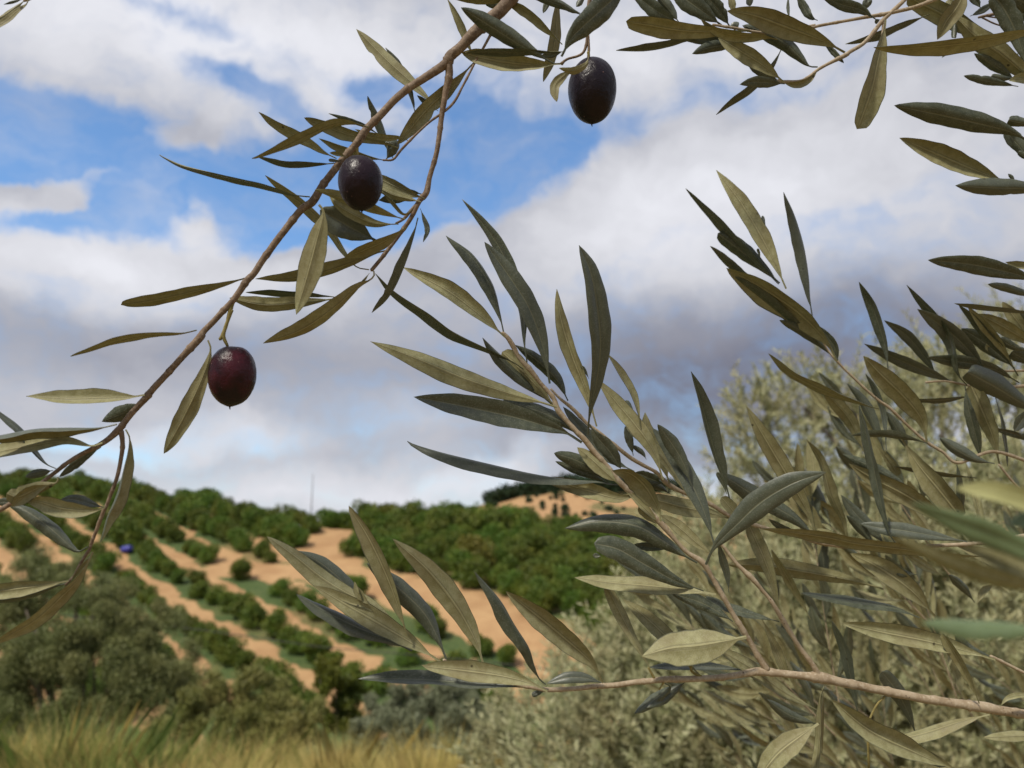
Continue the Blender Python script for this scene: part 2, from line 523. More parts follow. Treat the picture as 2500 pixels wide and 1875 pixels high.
def build_ground():
    az_ = np.concatenate([np.arange(-180, -44, 6), np.arange(-42, 42.01, .22), np.arange(48, 180.1, 6)])
    r_ = np.concatenate([[.0], np.geomspace(.6, 44, 50), np.arange(44.5, 132, .45), np.geomspace(134, 900, 90), [1500, 3000, 6000, 12000]])
    A, R = np.meshgrid(np.radians(az_), r_, indexing='ij')
    # along each direction use y as the running variable inside the view, radius elsewhere
    ca = np.cos(A)
    infront = np.abs(A) < math.radians(43)
    Y = np.where(infront, R, R * ca)
    X = np.where(infront, R * np.tan(A), R * np.sin(A))
    Z = ground_z(X, Y)
    dn = np.clip(1 - np.hypot(X, Y) / 40, 0, 1)
    Z = Z + (vnoise(X, Y, 1.3) - .5) * .12 + (vnoise(X, Y, 7, 2) - .5) * .35 * (R > 3)
    na, nr = A.shape
    verts = np.stack([X, Y, Z], -1).reshape(-1, 3)
    idx = np.arange(na * nr).reshape(na, nr)
    q = np.stack([idx[:-1, :-1], idx[1:, :-1], idx[1:, 1:], idx[:-1, 1:]], -1).reshape(-1, 4)[:, ::-1]
    me = bpy.data.meshes.new('ground')
    me.from_pydata(verts.tolist(), [], q.tolist())
    me.polygons.foreach_set('use_smooth', [True] * len(me.polygons))
    # how much herb layer grows at each point of the ground
    ph = row_phase(X, Y)
    nz = vnoise(X, Y, 2.2, 5) * .6 + vnoise(X, Y, .8, 6) * .4
    g = np.clip((1.38 - ph + (nz - .5) * 1.7) / .5, 0, 1)
    patch = np.clip((vnoise(X, Y, 9, 9) - .35) / .25, 0, 1)
    low = np.clip((66 - Y) / 12, 0, 1)
    g = g * (.55 + .45 * np.maximum(patch, low))
    g = np.where(in_dense(X, Y), np.clip(.35 + nz, 0, 1) * .75, g)
    td = track_dist(X, Y)
    g = g * np.clip((td + (nz - .5) * 2.2) / .9, 0, 1)
    g = np.where(Y > 140, np.clip((vnoise(X, Y, 14, 3) - .62) * 4, 0, .6), g)
    g = np.where(Y < 47, np.clip(.35 + nz * .5, 0, 1), g)
    at = me.attributes.new('herb', 'FLOAT', 'POINT')
    at.data.foreach_set('value', g.reshape(-1).astype(np.float32))
    m, B = mat('sandy soil with herbs')
    herb = B.n('ShaderNodeAttribute', attribute_name='herb').outputs['Fac']
    pos = B.n('ShaderNodeNewGeometry').outputs['Position']
    n1 = B.noise(pos, .35, 5.0, .6); n2 = B.noise(pos, 3.0, 4.0, .65); n3 = B.noise(pos, 14.0, 3.0, .6)
    c = B.mix(B.mr(n1, .3, .7), (.36, .21, .10), (.465, .295, .145))
    c = B.mix(B.m('MULTIPLY', B.mr(n2, .45, .75), .4), c, (.34, .18, .085))
    c = B.mix(B.m('MULTIPLY', B.mr(n3, .52, .72), .3), c, (.56, .36, .18))
    gc = B.mix(B.mr(n2, .3, .7), (.045, .080, .026), (.095, .125, .040))
    gc = B.mix(B.m('MULTIPLY', B.mr(n1, .5, .7), .5), gc, (.14, .14, .05))
    hm = B.mr(B.m('ADD', herb, B.m('MULTIPLY', B.m('SUBTRACT', n3, .5), 1.3)), .30, .75)
    c = B.mix(hm, c, gc)
    finish(B, c, .9, B.m('ADD', n3, B.m('MULTIPLY', n2, 2.0)), .5, .08, .2)
    me.materials.append(m)
    o = bpy.data.objects.new('ground', me)
    COL.objects.link(o)
    o['kind'] = 'structure'
    return o


build_ground()

# ------------------------------------------------------------ foliage clouds


def quads(centers, dirs, norms, length, width, jit, rng, sag=0.12):
    """leaf-shaped faces (pointed six-corner blades) as flat arrays -> verts, faces"""
    n = len(centers)
    d = dirs / np.linalg.norm(dirs, axis=1, keepdims=True)
    s = np.cross(d, norms); s /= np.linalg.norm(s, axis=1, keepdims=True) + 1e-9
    nn = np.cross(s, d)
    L = (length * rng.uniform(1 - jit, 1 + jit, n))[:, None]; Wd = (width * rng.uniform(1 - jit, 1 + jit, n))[:, None]
    a = centers
    v = np.stack([a, a + d * L * .35 + s * Wd * .5 + nn * L * .03, a + d * L * .72 + s * Wd * .38 - nn * L * sag * .5, a + d * L - nn * L * sag,
                  a + d * L * .72 - s * Wd * .38 - nn * L * sag * .5, a + d * L * .35 - s * Wd * .5 + nn * L * .03], 1).reshape(-1, 3)
    f = (np.arange(n)[:, None] * 6 + np.arange(6)[None, :])
    return v, f


def cloud_mesh(name, v, f, material):
    me = bpy.data.meshes.new(name)
    n = len(f); k = f.shape[1]
    me.vertices.add(len(v)); me.vertices.foreach_set('co', np.asarray(v, np.float32).ravel())
    me.loops.add(n * k); me.loops.foreach_set('vertex_index', f.ravel().astype(np.int32))
    me.polygons.add(n)
    me.polygons.foreach_set('loop_start', (np.arange(n) * k).astype(np.int32))
    me.polygons.foreach_set('loop_total', np.full(n, k, np.int32))
    me.materials.append(material)
    me.update(calc_edges=True)
    return me


def crown_mesh(name, seed, rad, h, n, leafl, leafw, material, lumps=9, lump_r=.55, fill=.35, up=0.0):
    """a lumpy crown: leaves gathered on overlapping rounded clumps, base of the crown at z = 0"""
    rng = np.random.default_rng(seed)
    c = []
    for i in range(lumps):
        a = rng.uniform(0, 2 * math.pi); rr = math.sqrt(rng.uniform(0, 1)) * rad * (1 - lump_r * .8)
        zz = rng.uniform(.18, 1.0) ** .9 * (h - rad * lump_r * .8)
        kz = math.sqrt(max(.15, 1 - (zz / h - .35) ** 2 * 1.6))
        c.append((rr * math.cos(a) * kz, rr * math.sin(a) * kz, zz, rad * lump_r * rng.uniform(.75, 1.2)))
    c = np.array(c)
    k = rng.integers(0, lumps, n)
    d = rng.normal(size=(n, 3)); d /= np.linalg.norm(d, axis=1, keepdims=True)
    r = c[k, 3] * (fill + (1 - fill) * rng.uniform(0, 1, n) ** .45) * rng.uniform(.9, 1.12, n)
    p = c[k, :3] + d * r[:, None] * np.array([1, 1, .92])
    p[:, 2] = np.abs(p[:, 2])
    dirs = d + rng.normal(size=(n, 3)) * .7 + np.array([0, 0, up])
    norms = d + rng.normal(size=(n, 3)) * .5 + np.array([0, 0, .4])
    v, f = quads(p, dirs, norms, leafl, leafw, .35, rng)
    return cloud_mesh(name, v, f, material)


def trunk_mesh(name, seed, r, h, forks=3):
    rng = random.Random(seed)
    V_, F_ = [], []
    def add(pts, rad):
        v, f = tube(pts, rad, 8, .12, seed)
        b = len(V_)
        V_.extend(v); F_.extend([tuple(i + b for i in q) for q in f])
    top = Vector((rng.uniform(-.1, .1), rng.uniform(-.1, .1), h * .4))
    add([Vector((0, 0, -.15)), Vector((.02, 0, h * .15)), top], [r * 1.35, r, r * .8])
    for i in range(forks):
        a = 2 * math.pi * i / forks + rng.uniform(-.4, .4)
        e = top + Vector((math.cos(a) * h * .3, math.sin(a) * h * .3, h * .42))
        add([top - Vector((0, 0, .03)), (top + e) / 2 + Vector((0, 0, h * .04)), e], [r * .6, r * .4, r * .16])
    me = bpy.data.meshes.new(name)
    me.from_pydata([tuple(v) for v in V_], [], F_)
    me.polygons.foreach_set('use_smooth', [True] * len(me.polygons))
    me.materials.append(TRUNK)
    return me


CIT = [crown_mesh('crown', 10 + i, 1.62, 2.7, 3600, .22, .12, M_CITRUS, lumps=11, lump_r=.5, fill=.25) for i in range(6)]
CIT_Y = crown_mesh('crown', 33, 1.75, 2.9, 3600, .22, .12, M_YELLOW, lumps=11, lump_r=.5, fill=.25)
TRK = [trunk_mesh('trunk', i, .09, 2.3) for i in range(3)]


def orchard_tree(x, y, sc, label, group, rng, crown=None, name='orchard_tree', trunk=True, zs=1.0, cat='tree'):
    z = float(ground_z(x, y))
    r = empty(name, (x, y, z), label, cat, group)
    r.rotation_euler = (0, 0, rng.uniform(0, 6.28))
    r.scale = (sc, sc, sc * zs)
    c = bpy.data.objects.new('crown', crown if crown is not None else rng.choice(CIT))
    COL.objects.link(c); c.parent = r; c.location = (0, 0, .02)
    if trunk:
        t = bpy.data.objects.new('trunk', rng.choice(TRK))
        COL.objects.link(t); t.parent = r
    return r


ORD = ['zeroth', 'first', 'second', 'third', 'fourth', 'fifth', 'sixth', 'seventh', 'eighth', 'ninth', 'tenth', 'eleventh', 'twelfth', 'thirteenth', 'fourteenth', 'fifteenth',
       'sixteenth', 'seventeenth', 'eighteenth', 'nineteenth', 'twentieth', 'twenty-first', 'twenty-second', 'twenty-third', 'twenty-fourth', 'twenty-fifth', 'twenty-sixth', 'twenty-seventh', 'twenty-eighth', 'twenty-ninth', 'thirtieth']
ORD += ['thirty-' + o_ for o_ in ORD[1:10]] + ['fortieth'] + ['forty-' + o_ for o_ in ORD[1:10]]


def plant_orchard():
    rng = random.Random(7)
    n = 0; rowno = 0
    for k in range(-12, 34):
        s = 26.2 + ROW * k
        t = -160.0 + rng.uniform(0, 3)
        inrow = []
        while t < 30:
            x, y = .7071 * (s + t), .7071 * (s - t)
            t += 2.25 * rng.uniform(.85, 1.2)
            if y < 48 or y > 135:
                continue
            u = x / y
            ry = float(ridge_y(u))
            px, py = to_px(x, y, float(ground_z(x, y)) + 1.3)
            if px < -70 or px > 1640 or y > ry + 3:
                continue
            crest = y > ry - 12
            if abs(px - 300) < 34 and 1338 < py < 1390:
                continue
            if track_dist(np.array(x), np.array(y)) < .9 and not (crest and y > ry - 3.5):
                continue
            dense = bool(in_dense(np.array(x), np.array(y)))
            if dense:
                continue
                sc = 1
                if y > ry - 5 and px > 930:
                    sc *= 1.25
                orchard_tree(x + rng.uniform(-.3, .3), y + rng.uniform(-.3, .3), sc, 'round green tree crowded with its neighbours in the dense orchard right of the track',
                             'trees of the dense orchard', rng)
                n += 1
                continue
            up = py < 1300                      # the upper slope is planted close and overgrown
            keep = .97 if up else .95
            if px > 620 and py > 1400:
                keep = .75
            if px > 900:
                keep = .55
            if 560 < px < 800 and 1290 < py < 1400:
                keep = .55
            if px < 160 and py > 1180:
                keep = .6
            if crest or py < 1185:
                keep = 1.0
            if rng.random() > keep:
                continue
            sc = rng.uniform(.64, .92) if up else rng.uniform(.5, .8)
            if crest:
                sc = rng.uniform(.8, 1.1)
            inrow.append((x + rng.uniform(-.3, .3), y + rng.uniform(-.3, .3), sc))
            n += 1
        if inrow:
            rowno += 1
            for q, (x, y, sc) in enumerate(inrow):
                orchard_tree(x, y, sc, 'green tree, %s down its row, in the %s planted row from the lower left' % (ORD[q + 1], ORD[rowno]),
                             'trees in rows on the sandy slope', rng)
    gx = np.arange(-24, 20, 2.4)
    for i, x0 in enumerate(gx):
        for j in range(24):
            x = x0 + rng.uniform(-.5, .5) + (1.3 if j % 2 else 0); y = 50 + j * 2.3 + rng.uniform(-.45, .45)
            ry = float(ridge_y(x / y))
            px, py = to_px(x, y, float(ground_z(x, y)) + 1.3)
            if y > ry + 2.5 or px > 1600 or px < 700 or not bool(in_dense(np.array(x), np.array(y))):
                continue
            if abs(px - 1165) < 34 and 1335 < py < 1378:
                continue
            td_ = float(track_dist(np.array(x), np.array(y)))
            if td_ < .35 or (y < 58 and rng.random() < .4):
                continue
            sc = rng.uniform(.7, 1.02)
            if y > ry - 4:
                sc = rng.uniform(.95, 1.4)
            if 1290 < px < 1640 and y > ry - 5:
                sc *= .8
            orchard_tree(x, y, sc, 'round green tree crowded with its neighbours in the dense orchard right of the track',
                         'trees of the dense orchard', rng)
            n += 1
    print('orchard trees', n)


plant_orchard()
rngT = random.Random(3)
for q, px in enumerate((800, 818, 838, 856, 874)):
    u, e = ray(px, 1262)
    y = float(ridge_y(u)) + rngT.uniform(2.5, 5)
    orchard_tree(u * y, y, rngT.uniform(.95, 1.15), 'green tree, %s from the left, closing the top of the dirt track on the skyline' % ORD[q + 1], 'trees at the top of the track', rngT)
for px, py, lab in ((1165, 1365, 'yellowing tree standing among the green trees of the dense orchard'),):
    x, y = hit(px, py + 20)
    orchard_tree(x, y - 1.5, 1.2, lab, None, rngT, crown=CIT_Y)
for px, py, sc, lab in ((312, 1338, 1.25, 'round dark tree standing just above the blue barrel on the slope'),):
    x, y = hit(px, py)
    orchard_tree(x, y, sc, lab, None, rngT)

# the far hill: a line of dark trees on its crest and small young trees on the bare sand
FARC = [crown_mesh('crown', 60 + i, 5.2, 7.5, 900, 1.5, .9, M_FARTREE, lumps=10, lump_r=.5, fill=.2) for i in range(3)]
YNG = [crown_mesh('crown', 70 + i, 1.6, 2.5, 260, .7, .45, M_FARTREE, lumps=5, lump_r=.6, fill=.2) for i in range(2)]
for ci, px in enumerate(range(1192, 1660, 17)):
    u, e = ray(px, 1200)
    y = YF - rngT.uniform(0, 14)
    orchard_tree(u * y, y, rngT.uniform(.75, 1.15) * (1.0 if px > 1200 else .8), 'dark tree, %s from the left, in the line along the crest of the far hill' % ORD[ci + 1], 'trees on the far crest', rngT, crown=rngT.choice(FARC), name='crest_tree', trunk=False)
for i in range(64):
    px = rngT.uniform(1190, 1640); t = rngT.random()
    u, e = ray(px, 1200)
    y = 290 + 125 * t
    orchard_tree(u * y, y, rngT.uniform(.7, 1.5), 'tiny young tree dotted on the bare sand of the far hill', 'young trees on the far hill', rngT, crown=rngT.choice(YNG), name='young_tree', trunk=False)

# blue barrel, lilac tub, skyline pole, cable
def lathe(profile, seg=20):
    vs, fs = [], []
    for r, z in profile:
        for k in range(seg):
            a = 2 * math.pi * k / seg
            vs.append((r * math.cos(a), r * math.sin(a), z))
    for i in range(len(profile) - 1):
        for k in range(seg):
            a, b = i * seg + k, i * seg + (k + 1) % seg
            fs.append((a, b, b + seg, a + seg))
    return vs, fs


x, y = hit(298, 1352)
root = empty('barrel', (x, y, float(ground_z(x, y))), 'blue plastic barrel lying on the sand below a round tree on the slope', 'barrel')
v, f = lathe([(0, 0), (.30, 0), (.33, .04), (.34, .3), (.37, .33), (.37, .37), (.34, .4), (.34, .72), (.37, .75), (.37, .79), (.34, .82), (.33, 1.05), (.30, 1.1), (0, 1.1)])
mesh_obj('body', v, f, M_BLUE, root)
v, f = lathe([(0, 1.1), (.06, 1.1), (.065, 1.14), (0, 1.14)], 12)
mesh_obj('cap', [(a + .16, b, c) for a, b, c in v], f, M_METAL, root)
root.rotation_euler = (math.radians(84), 0, math.radians(70))
root.location.z += .40
x, y = hit(349, 1358)
v, f = lathe([(0, 0), (.2, 0), (.26, .42), (.29, .44), (.29, .47), (.24, .45), (.18, .04), (0, .04)])
tag(mesh_obj('tub', v, f, M_LILAC, None, (x, y, float(ground_z(x, y)))), 'small lilac tub standing on the sand right of the blue barrel', 'tub')

u, e = ray(760, 1245)
yy = float(ridge_y(u)) + 4
zz = float(ground_z(u * yy, yy)); M_METAL.name = 'weathered steel'
v, f = tube([(0, 0, 0), (0, 0, 3.5), (0, 0, 7.2)], [.085, .07, .05], 10)
tag(mesh_obj('pole', v, f, M_METAL, None, (u * yy, yy, zz)), 'thin grey pole rising above the trees on the skyline', 'pole')

cpx = [(-260, 1452), (140, 1500), (410, 1528), (600, 1553), (790, 1580), (930, 1592), (1060, 1604), (1340, 1634), (1700, 1690)]
cp = [P(a, b, 28 - (a - 600) * .004) for a, b in cpx]
cs = catmull([tuple(p) for p in cp], 40)
v, f = tube(cs, [.018] * 40, 6)
tag(mesh_obj('cable', v, f, M_CABLE), 'thin dark cable sagging across the slope behind the bushes', 'cable')

# ------------------------------------------------------------ bushes of the middle distance


def bush(name, blobs, n, leafl, leafw, material, label, cat, seed, trunk_r=.06, up=.2):
    """blobs: (px, py, depth, radius m). leaves on the blobs, stems from the ground to them"""
    rng = np.random.default_rng(seed); pr = random.Random(seed)
    C = np.array([list(P(b[0], b[1], b[2])) for b in blobs]); R = np.array([b[3] for b in blobs])
    base = C.mean(0); base[2] = float(ground_z(base[0], base[1]))
    root = empty(name, tuple(base), label, cat)
    w = R ** 2.2; w /= w.sum()
    k = rng.choice(len(R), n, p=w)
    # sub-clumps give each blob an uneven outline
    sub = []
    for i in range(len(R)):
        m_ = 22
        d = rng.normal(size=(m_, 3)); d /= np.linalg.norm(d, axis=1, keepdims=True)
        sub.append(np.concatenate([C[i] + d * R[i] * rng.uniform(.25, .92, (m_, 1)), (R[i] * rng.uniform(.20, .36, m_))[:, None]], 1))
    sub = np.array(sub)
    j = rng.integers(0, 22, n)
    sc = sub[k, j]
    d = rng.normal(size=(n, 3)); d /= np.linalg.norm(d, axis=1, keepdims=True)
    p = sc[:, :3] + d * (sc[:, 3] * rng.uniform(.2, 1.1, n))[:, None]
    gz = ground_z(p[:, 0], p[:, 1])
    p = p[p[:, 2] > gz + .02]; n = len(p); d = d[:n]
    dirs = rng.normal(size=(n, 3)) * .8 + (p - base) / (np.linalg.norm(p - base, axis=1, keepdims=True)) * .9 + np.array([0, 0, up])
    v, f = quads(p - base, dirs, rng.normal(size=(n, 3)) + np.array([0, 0, .8]), leafl, leafw, .3, rng)
    o = bpy.data.objects.new('foliage', cloud_mesh('foliage', v, f, material))
    COL.objects.link(o); o.parent = root
    for i in range(len(R)):
        for q in range(2):
            e = Vector(C[i] - base) + Vector((pr.uniform(-.5, .5), pr.uniform(-.5, .5), pr.uniform(-.2, .6))) * float(R[i])
            mid = e * .5 + Vector((pr.uniform(-.15, .15), pr.uniform(-.15, .15), .1))
            st = Vector((pr.uniform(-.12, .12), pr.uniform(-.12, .12), -.1))
            vv, ff = tube(catmull([st, mid, e], 8), np.linspace(trunk_r, trunk_r * .25, 8), 7, .1, i)
            mesh_obj('stem', vv, ff, TRUNK, root)
    return root


bush('olive_bush', [(60, 1460, 13, .74), (170, 1420, 12.8, .54), (260, 1470, 12.5, .62), (350, 1550, 12, .62), (430, 1650, 11.5, .52), (120, 1620, 11.5, .85), (270, 1690, 11, .8), (30, 1750, 11, .75), (420, 1760, 11, .48), (-60, 1540, 12.5, .75), (150, 1790, 10.5, .6), (210, 1580, 11.6, .7), (330, 1640, 11.4, .6)],
     230000, .05, .013, M_OLIVEBUSH, 'large grey green olive bush at the lower left corner', 'bush', 1)
bush('brown_bush', [(520, 1700, 10.5, .42), (640, 1710, 10.5, .46), (460, 1750, 10, .34), (740, 1770, 10, .34), (580, 1790, 10, .42), (680, 1790, 10, .36)],
     60000, .05, .013, M_BROWNBUSH, 'olive brown bush between the dark olive bush and the grey green one', 'bush', 2, .012)
bush('grey_bush', [(950, 1740, 9.9, .36), (1040, 1715, 9.9, .40), (1130, 1735, 9.7, .40), (1000, 1800, 9.2, .42), (1110, 1820, 9.0, .42), (910, 1790, 9.4, .3), (1190, 1780, 9.5, .3)],
     70000, .045, .012, M_GREYBUSH, 'rounded grey green bush in the dry grass below the hanging branch tips', 'bush', 3, .012)
bush('green_bush', [(800, 1660, 14, .40), (860, 1690, 14.5, .42), (830, 1740, 14, .42)],
     16000, .06, .025, M_CITRUS, 'small bright green bush left of the grey green bush', 'bush', 4, .015)

# ------------------------------------------------------------ dry grass in front
def dry_grass():
    rng = np.random.default_rng(11)
    V_, F_ = [], []
    for (n, kind) in ((150000, 0), (40000, 1)):
        y = rng.uniform(6.6, 10.2, n); px = rng.uniform(-150, 1500, n)
        x = (px - 1250) / F * y * 1.05
        cl = vnoise(x, y, .55, 3 + kind)
        keep = cl > (.40 if kind == 0 else .52)
        if kind == 1:
            keep &= (vnoise(x, y, 1.7, 8) > .5) | (px < 420)
        x, y, cl = x[keep], y[keep], cl[keep]; n = len(x)
        z = ground_z(x, y)
        tgt = 1.6 - y * np.tan(math.radians(14.3) - .05 * (vnoise(x, y * 0 + 3, 1.1, 12) - .5) - .04 * (vnoise(x, y, .3, 13) - .5)) - z       # blade height that reaches its outline in the view
        h = np.clip(tgt, .25, 1.3) * (.35 + .9 * cl) * (.45 + .75 * rng.uniform(0, 1, n) ** .6) * (1.12 if kind else 1.0)
        a = rng.uniform(0, 6.28, n); lean = rng.uniform(.05, .7, n) * h
        w = rng.uniform(.0025, .006, n) * (1.15 if kind else 1)
        dx, dy = np.cos(a), np.sin(a)
        b = rng.uniform(0, 6.28, n); sx, sy = np.cos(b) * w, np.sin(b) * w
        p0 = np.stack([x - sx, y - sy, z], 1); p1 = np.stack([x + sx, y + sy, z], 1)
        m0 = np.stack([x - sx * .8 + dx * lean * .35, y - sy * .8 + dy * lean * .35, z + h * .6], 1)
        m1 = np.stack([x + sx * .8 + dx * lean * .35, y + sy * .8 + dy * lean * .35, z + h * .6], 1)
        tp = np.stack([x + dx * lean, y + dy * lean, z + h], 1)
        v = np.stack([p0, p1, m1, tp, m0], 1).reshape(-1, 3)
        f = np.arange(n)[:, None] * 5 + np.arange(5)[None]
        o = bpy.data.objects.new(('dry_grass', 'weeds')[kind], cloud_mesh('blades', v, f, (M_GRASS, M_WEED)[kind]))
        COL.objects.link(o)
        tag(o, ('tall straw coloured dry grass along the bottom edge', 'green weeds growing up through the dry grass')[kind], ('grass', 'weeds')[kind], kind='stuff')


dry_grass()

# ------------------------------------------------------------ the silver olive tree at the right
def silver_tree():
    rng = np.random.default_rng(21); pr = random.Random(21)
    base = Vector((3.6, 5.6, float(ground_z(3.6, 5.6))))
    root = empty('olive_tree', base, 'pale silvery olive tree filling the right side behind the near branches', 'tree')
    blobs = [(2350, 1130, 6.0, .80), (2480, 900, 6.2, .50), (2300, 930, 6.4, .32), (2130, 1080, 6.2, .42), (2190, 940, 6.4, .20), (1900, 1140, 6.0, .44), (1845, 1020, 6.2, .22), (1960, 990, 6.1, .24), (2060, 960, 6.1, .16),
             (1980, 1320, 5.6, .40), (1800, 1430, 5.2, .46), (2200, 1350, 5.2, .60), (1650, 1600, 4.9, .46), (1480, 1680, 5.1, .28), (1950, 1620, 4.6, .72),
             (1350, 1800, 5.2, .36), (1230, 1850, 5.3, .22), (1560, 1830, 4.6, .55), (1420, 1900, 4.6, .4), (1800, 1860, 4.4, .6), (2350, 1600, 4.4, .8), (2150, 1850, 4.1, .6), (2450, 1350, 5.0, .7),
             (1740, 1290, 5.6, .22), (1560, 1500, 5.4, .18), (1370, 1650, 5.3, .13), (1700, 1750, 4.7, .5), (2480, 1850, 4.0, .6), (2050, 1480, 5.0, .5), (1640, 1440, 5.3, .24)]
    C = np.array([list(P(b[0], b[1], b[2])) for b in blobs]); R = np.array([b[3] for b in blobs])
    V_, F_ = [], []
    starts, dirs_, = [], []
    SV, SF = [], []
    nspr = 5200
    w = R ** 1.9; w /= w.sum()
    ks = rng.choice(len(R), nspr, p=w)
    allc, alld, alln = [], [], []
    for k in ks:
        d = rng.normal(size=3); d /= np.linalg.norm(d)
        p = C[k] + d * R[k] * rng.uniform(.2, 1.0) ** .6
        g = d * .55 + np.array([-.15, -.1, .95]) + rng.normal(size=3) * .35
        g /= np.linalg.norm(g)
        L = rng.uniform(.16, .30)
        bend = rng.normal(size=3) * .05
        m_ = 13
        for i in range(m_):
            t = i / (m_ - 1)
            q = p + g * L * t + bend * t * t
            a = i * 1.57 + rng.uniform(-.3, .3)
            o1 = np.cross(g, [0.3, 0.5, .8]); o1 /= np.linalg.norm(o1); o2 = np.cross(g, o1)
            ax = o1 * math.cos(a) + o2 * math.sin(a)
            for sg in (1, -1):
                dd = g * .9 + ax * sg * .62 + rng.normal(size=3) * .12
                allc.append(q); alld.append(dd); alln.append(g * .3 - ax * sg * .5 + rng.normal(size=3) * .5 + np.array([-.2, -.5, .3]))
    v, f = quads(np.array(allc) - np.array(base), np.array(alld), np.array(alln), .060, .0125, .3, rng, sag=.06)
    o = bpy.data.objects.new('foliage', cloud_mesh('foliage', v, f, M_SILVER))
    COL.objects.link(o); o.parent = root
    fork = Vector((-.3, -.1, 1.0))
    vv, ff = tube(catmull([Vector((0, 0, -.3)), Vector((-.08, 0, .45)), fork], 8), np.linspace(.2, .13, 8), 12, .08, 2)
    mesh_obj('trunk', vv, ff, TRUNK, root)
    for i in range(len(R)):
        e = Vector(C[i]) - base
        mid = fork.lerp(e, .5) + Vector((pr.uniform(-.2, .2), pr.uniform(-.2, .2), .12))
        vv, ff = tube(catmull([fork - Vector((0, 0, .1)), mid, e], 12), np.linspace(.05, .008, 12), 7, .1, i)
        mesh_obj('limb', vv, ff, TRUNK, root)


silver_tree()
# ------------------------------------------------------------ the near branches
# Outlines measured on the photograph. "@ x y s": origin and scale of the measuring frame.
# leaf lines:  side(u = underside seen, t = upper side seen)  width  lift(mm towards the viewer)  points from base to tip
# stem lines:  s  radius:x,y ...     stalk lines: k radius:x,y ...


def parse(txt):
    ox = oy = 0.0; sc = 1.0
    leaves, stems = [], []
    for ln in txt.strip().splitlines():
        ln = ln.split('#')[0].split()
        if not ln:
            continue
        if ln[0] == '@':
            ox, oy, sc = map(float, ln[1:4]); continue
        if ln[0] in 'sk':
            pts = []
            for w_ in ln[1:]:
                r, xy = w_.split(':'); x, y = map(float, xy.split(','))
                pts.append((ox + x / sc, oy + y / sc, float(r) / (sc if sc > 1.5 else 1)))
            stems.append((ln[0], pts)); continue
        opt = {}
        if '+' in ln[0]:
            opt['sunny'] = 1.0
        if '-' in ln[0]:
            opt['sunny'] = 0.0
        if '*' in ln[0]:
            opt['young'] = True
        if '!' in ln[0]:
            opt['tip'] = 'blunt'
        side = ln[0][0]; w = float(ln[1]) / sc; lift = float(ln[2])
        pts = [tuple(map(float, q.split(','))) for q in ln[3:]]
        leaves.append((side, w, lift, [(ox + x / sc, oy + y / sc) for x, y in pts], opt))
    return leaves, stems


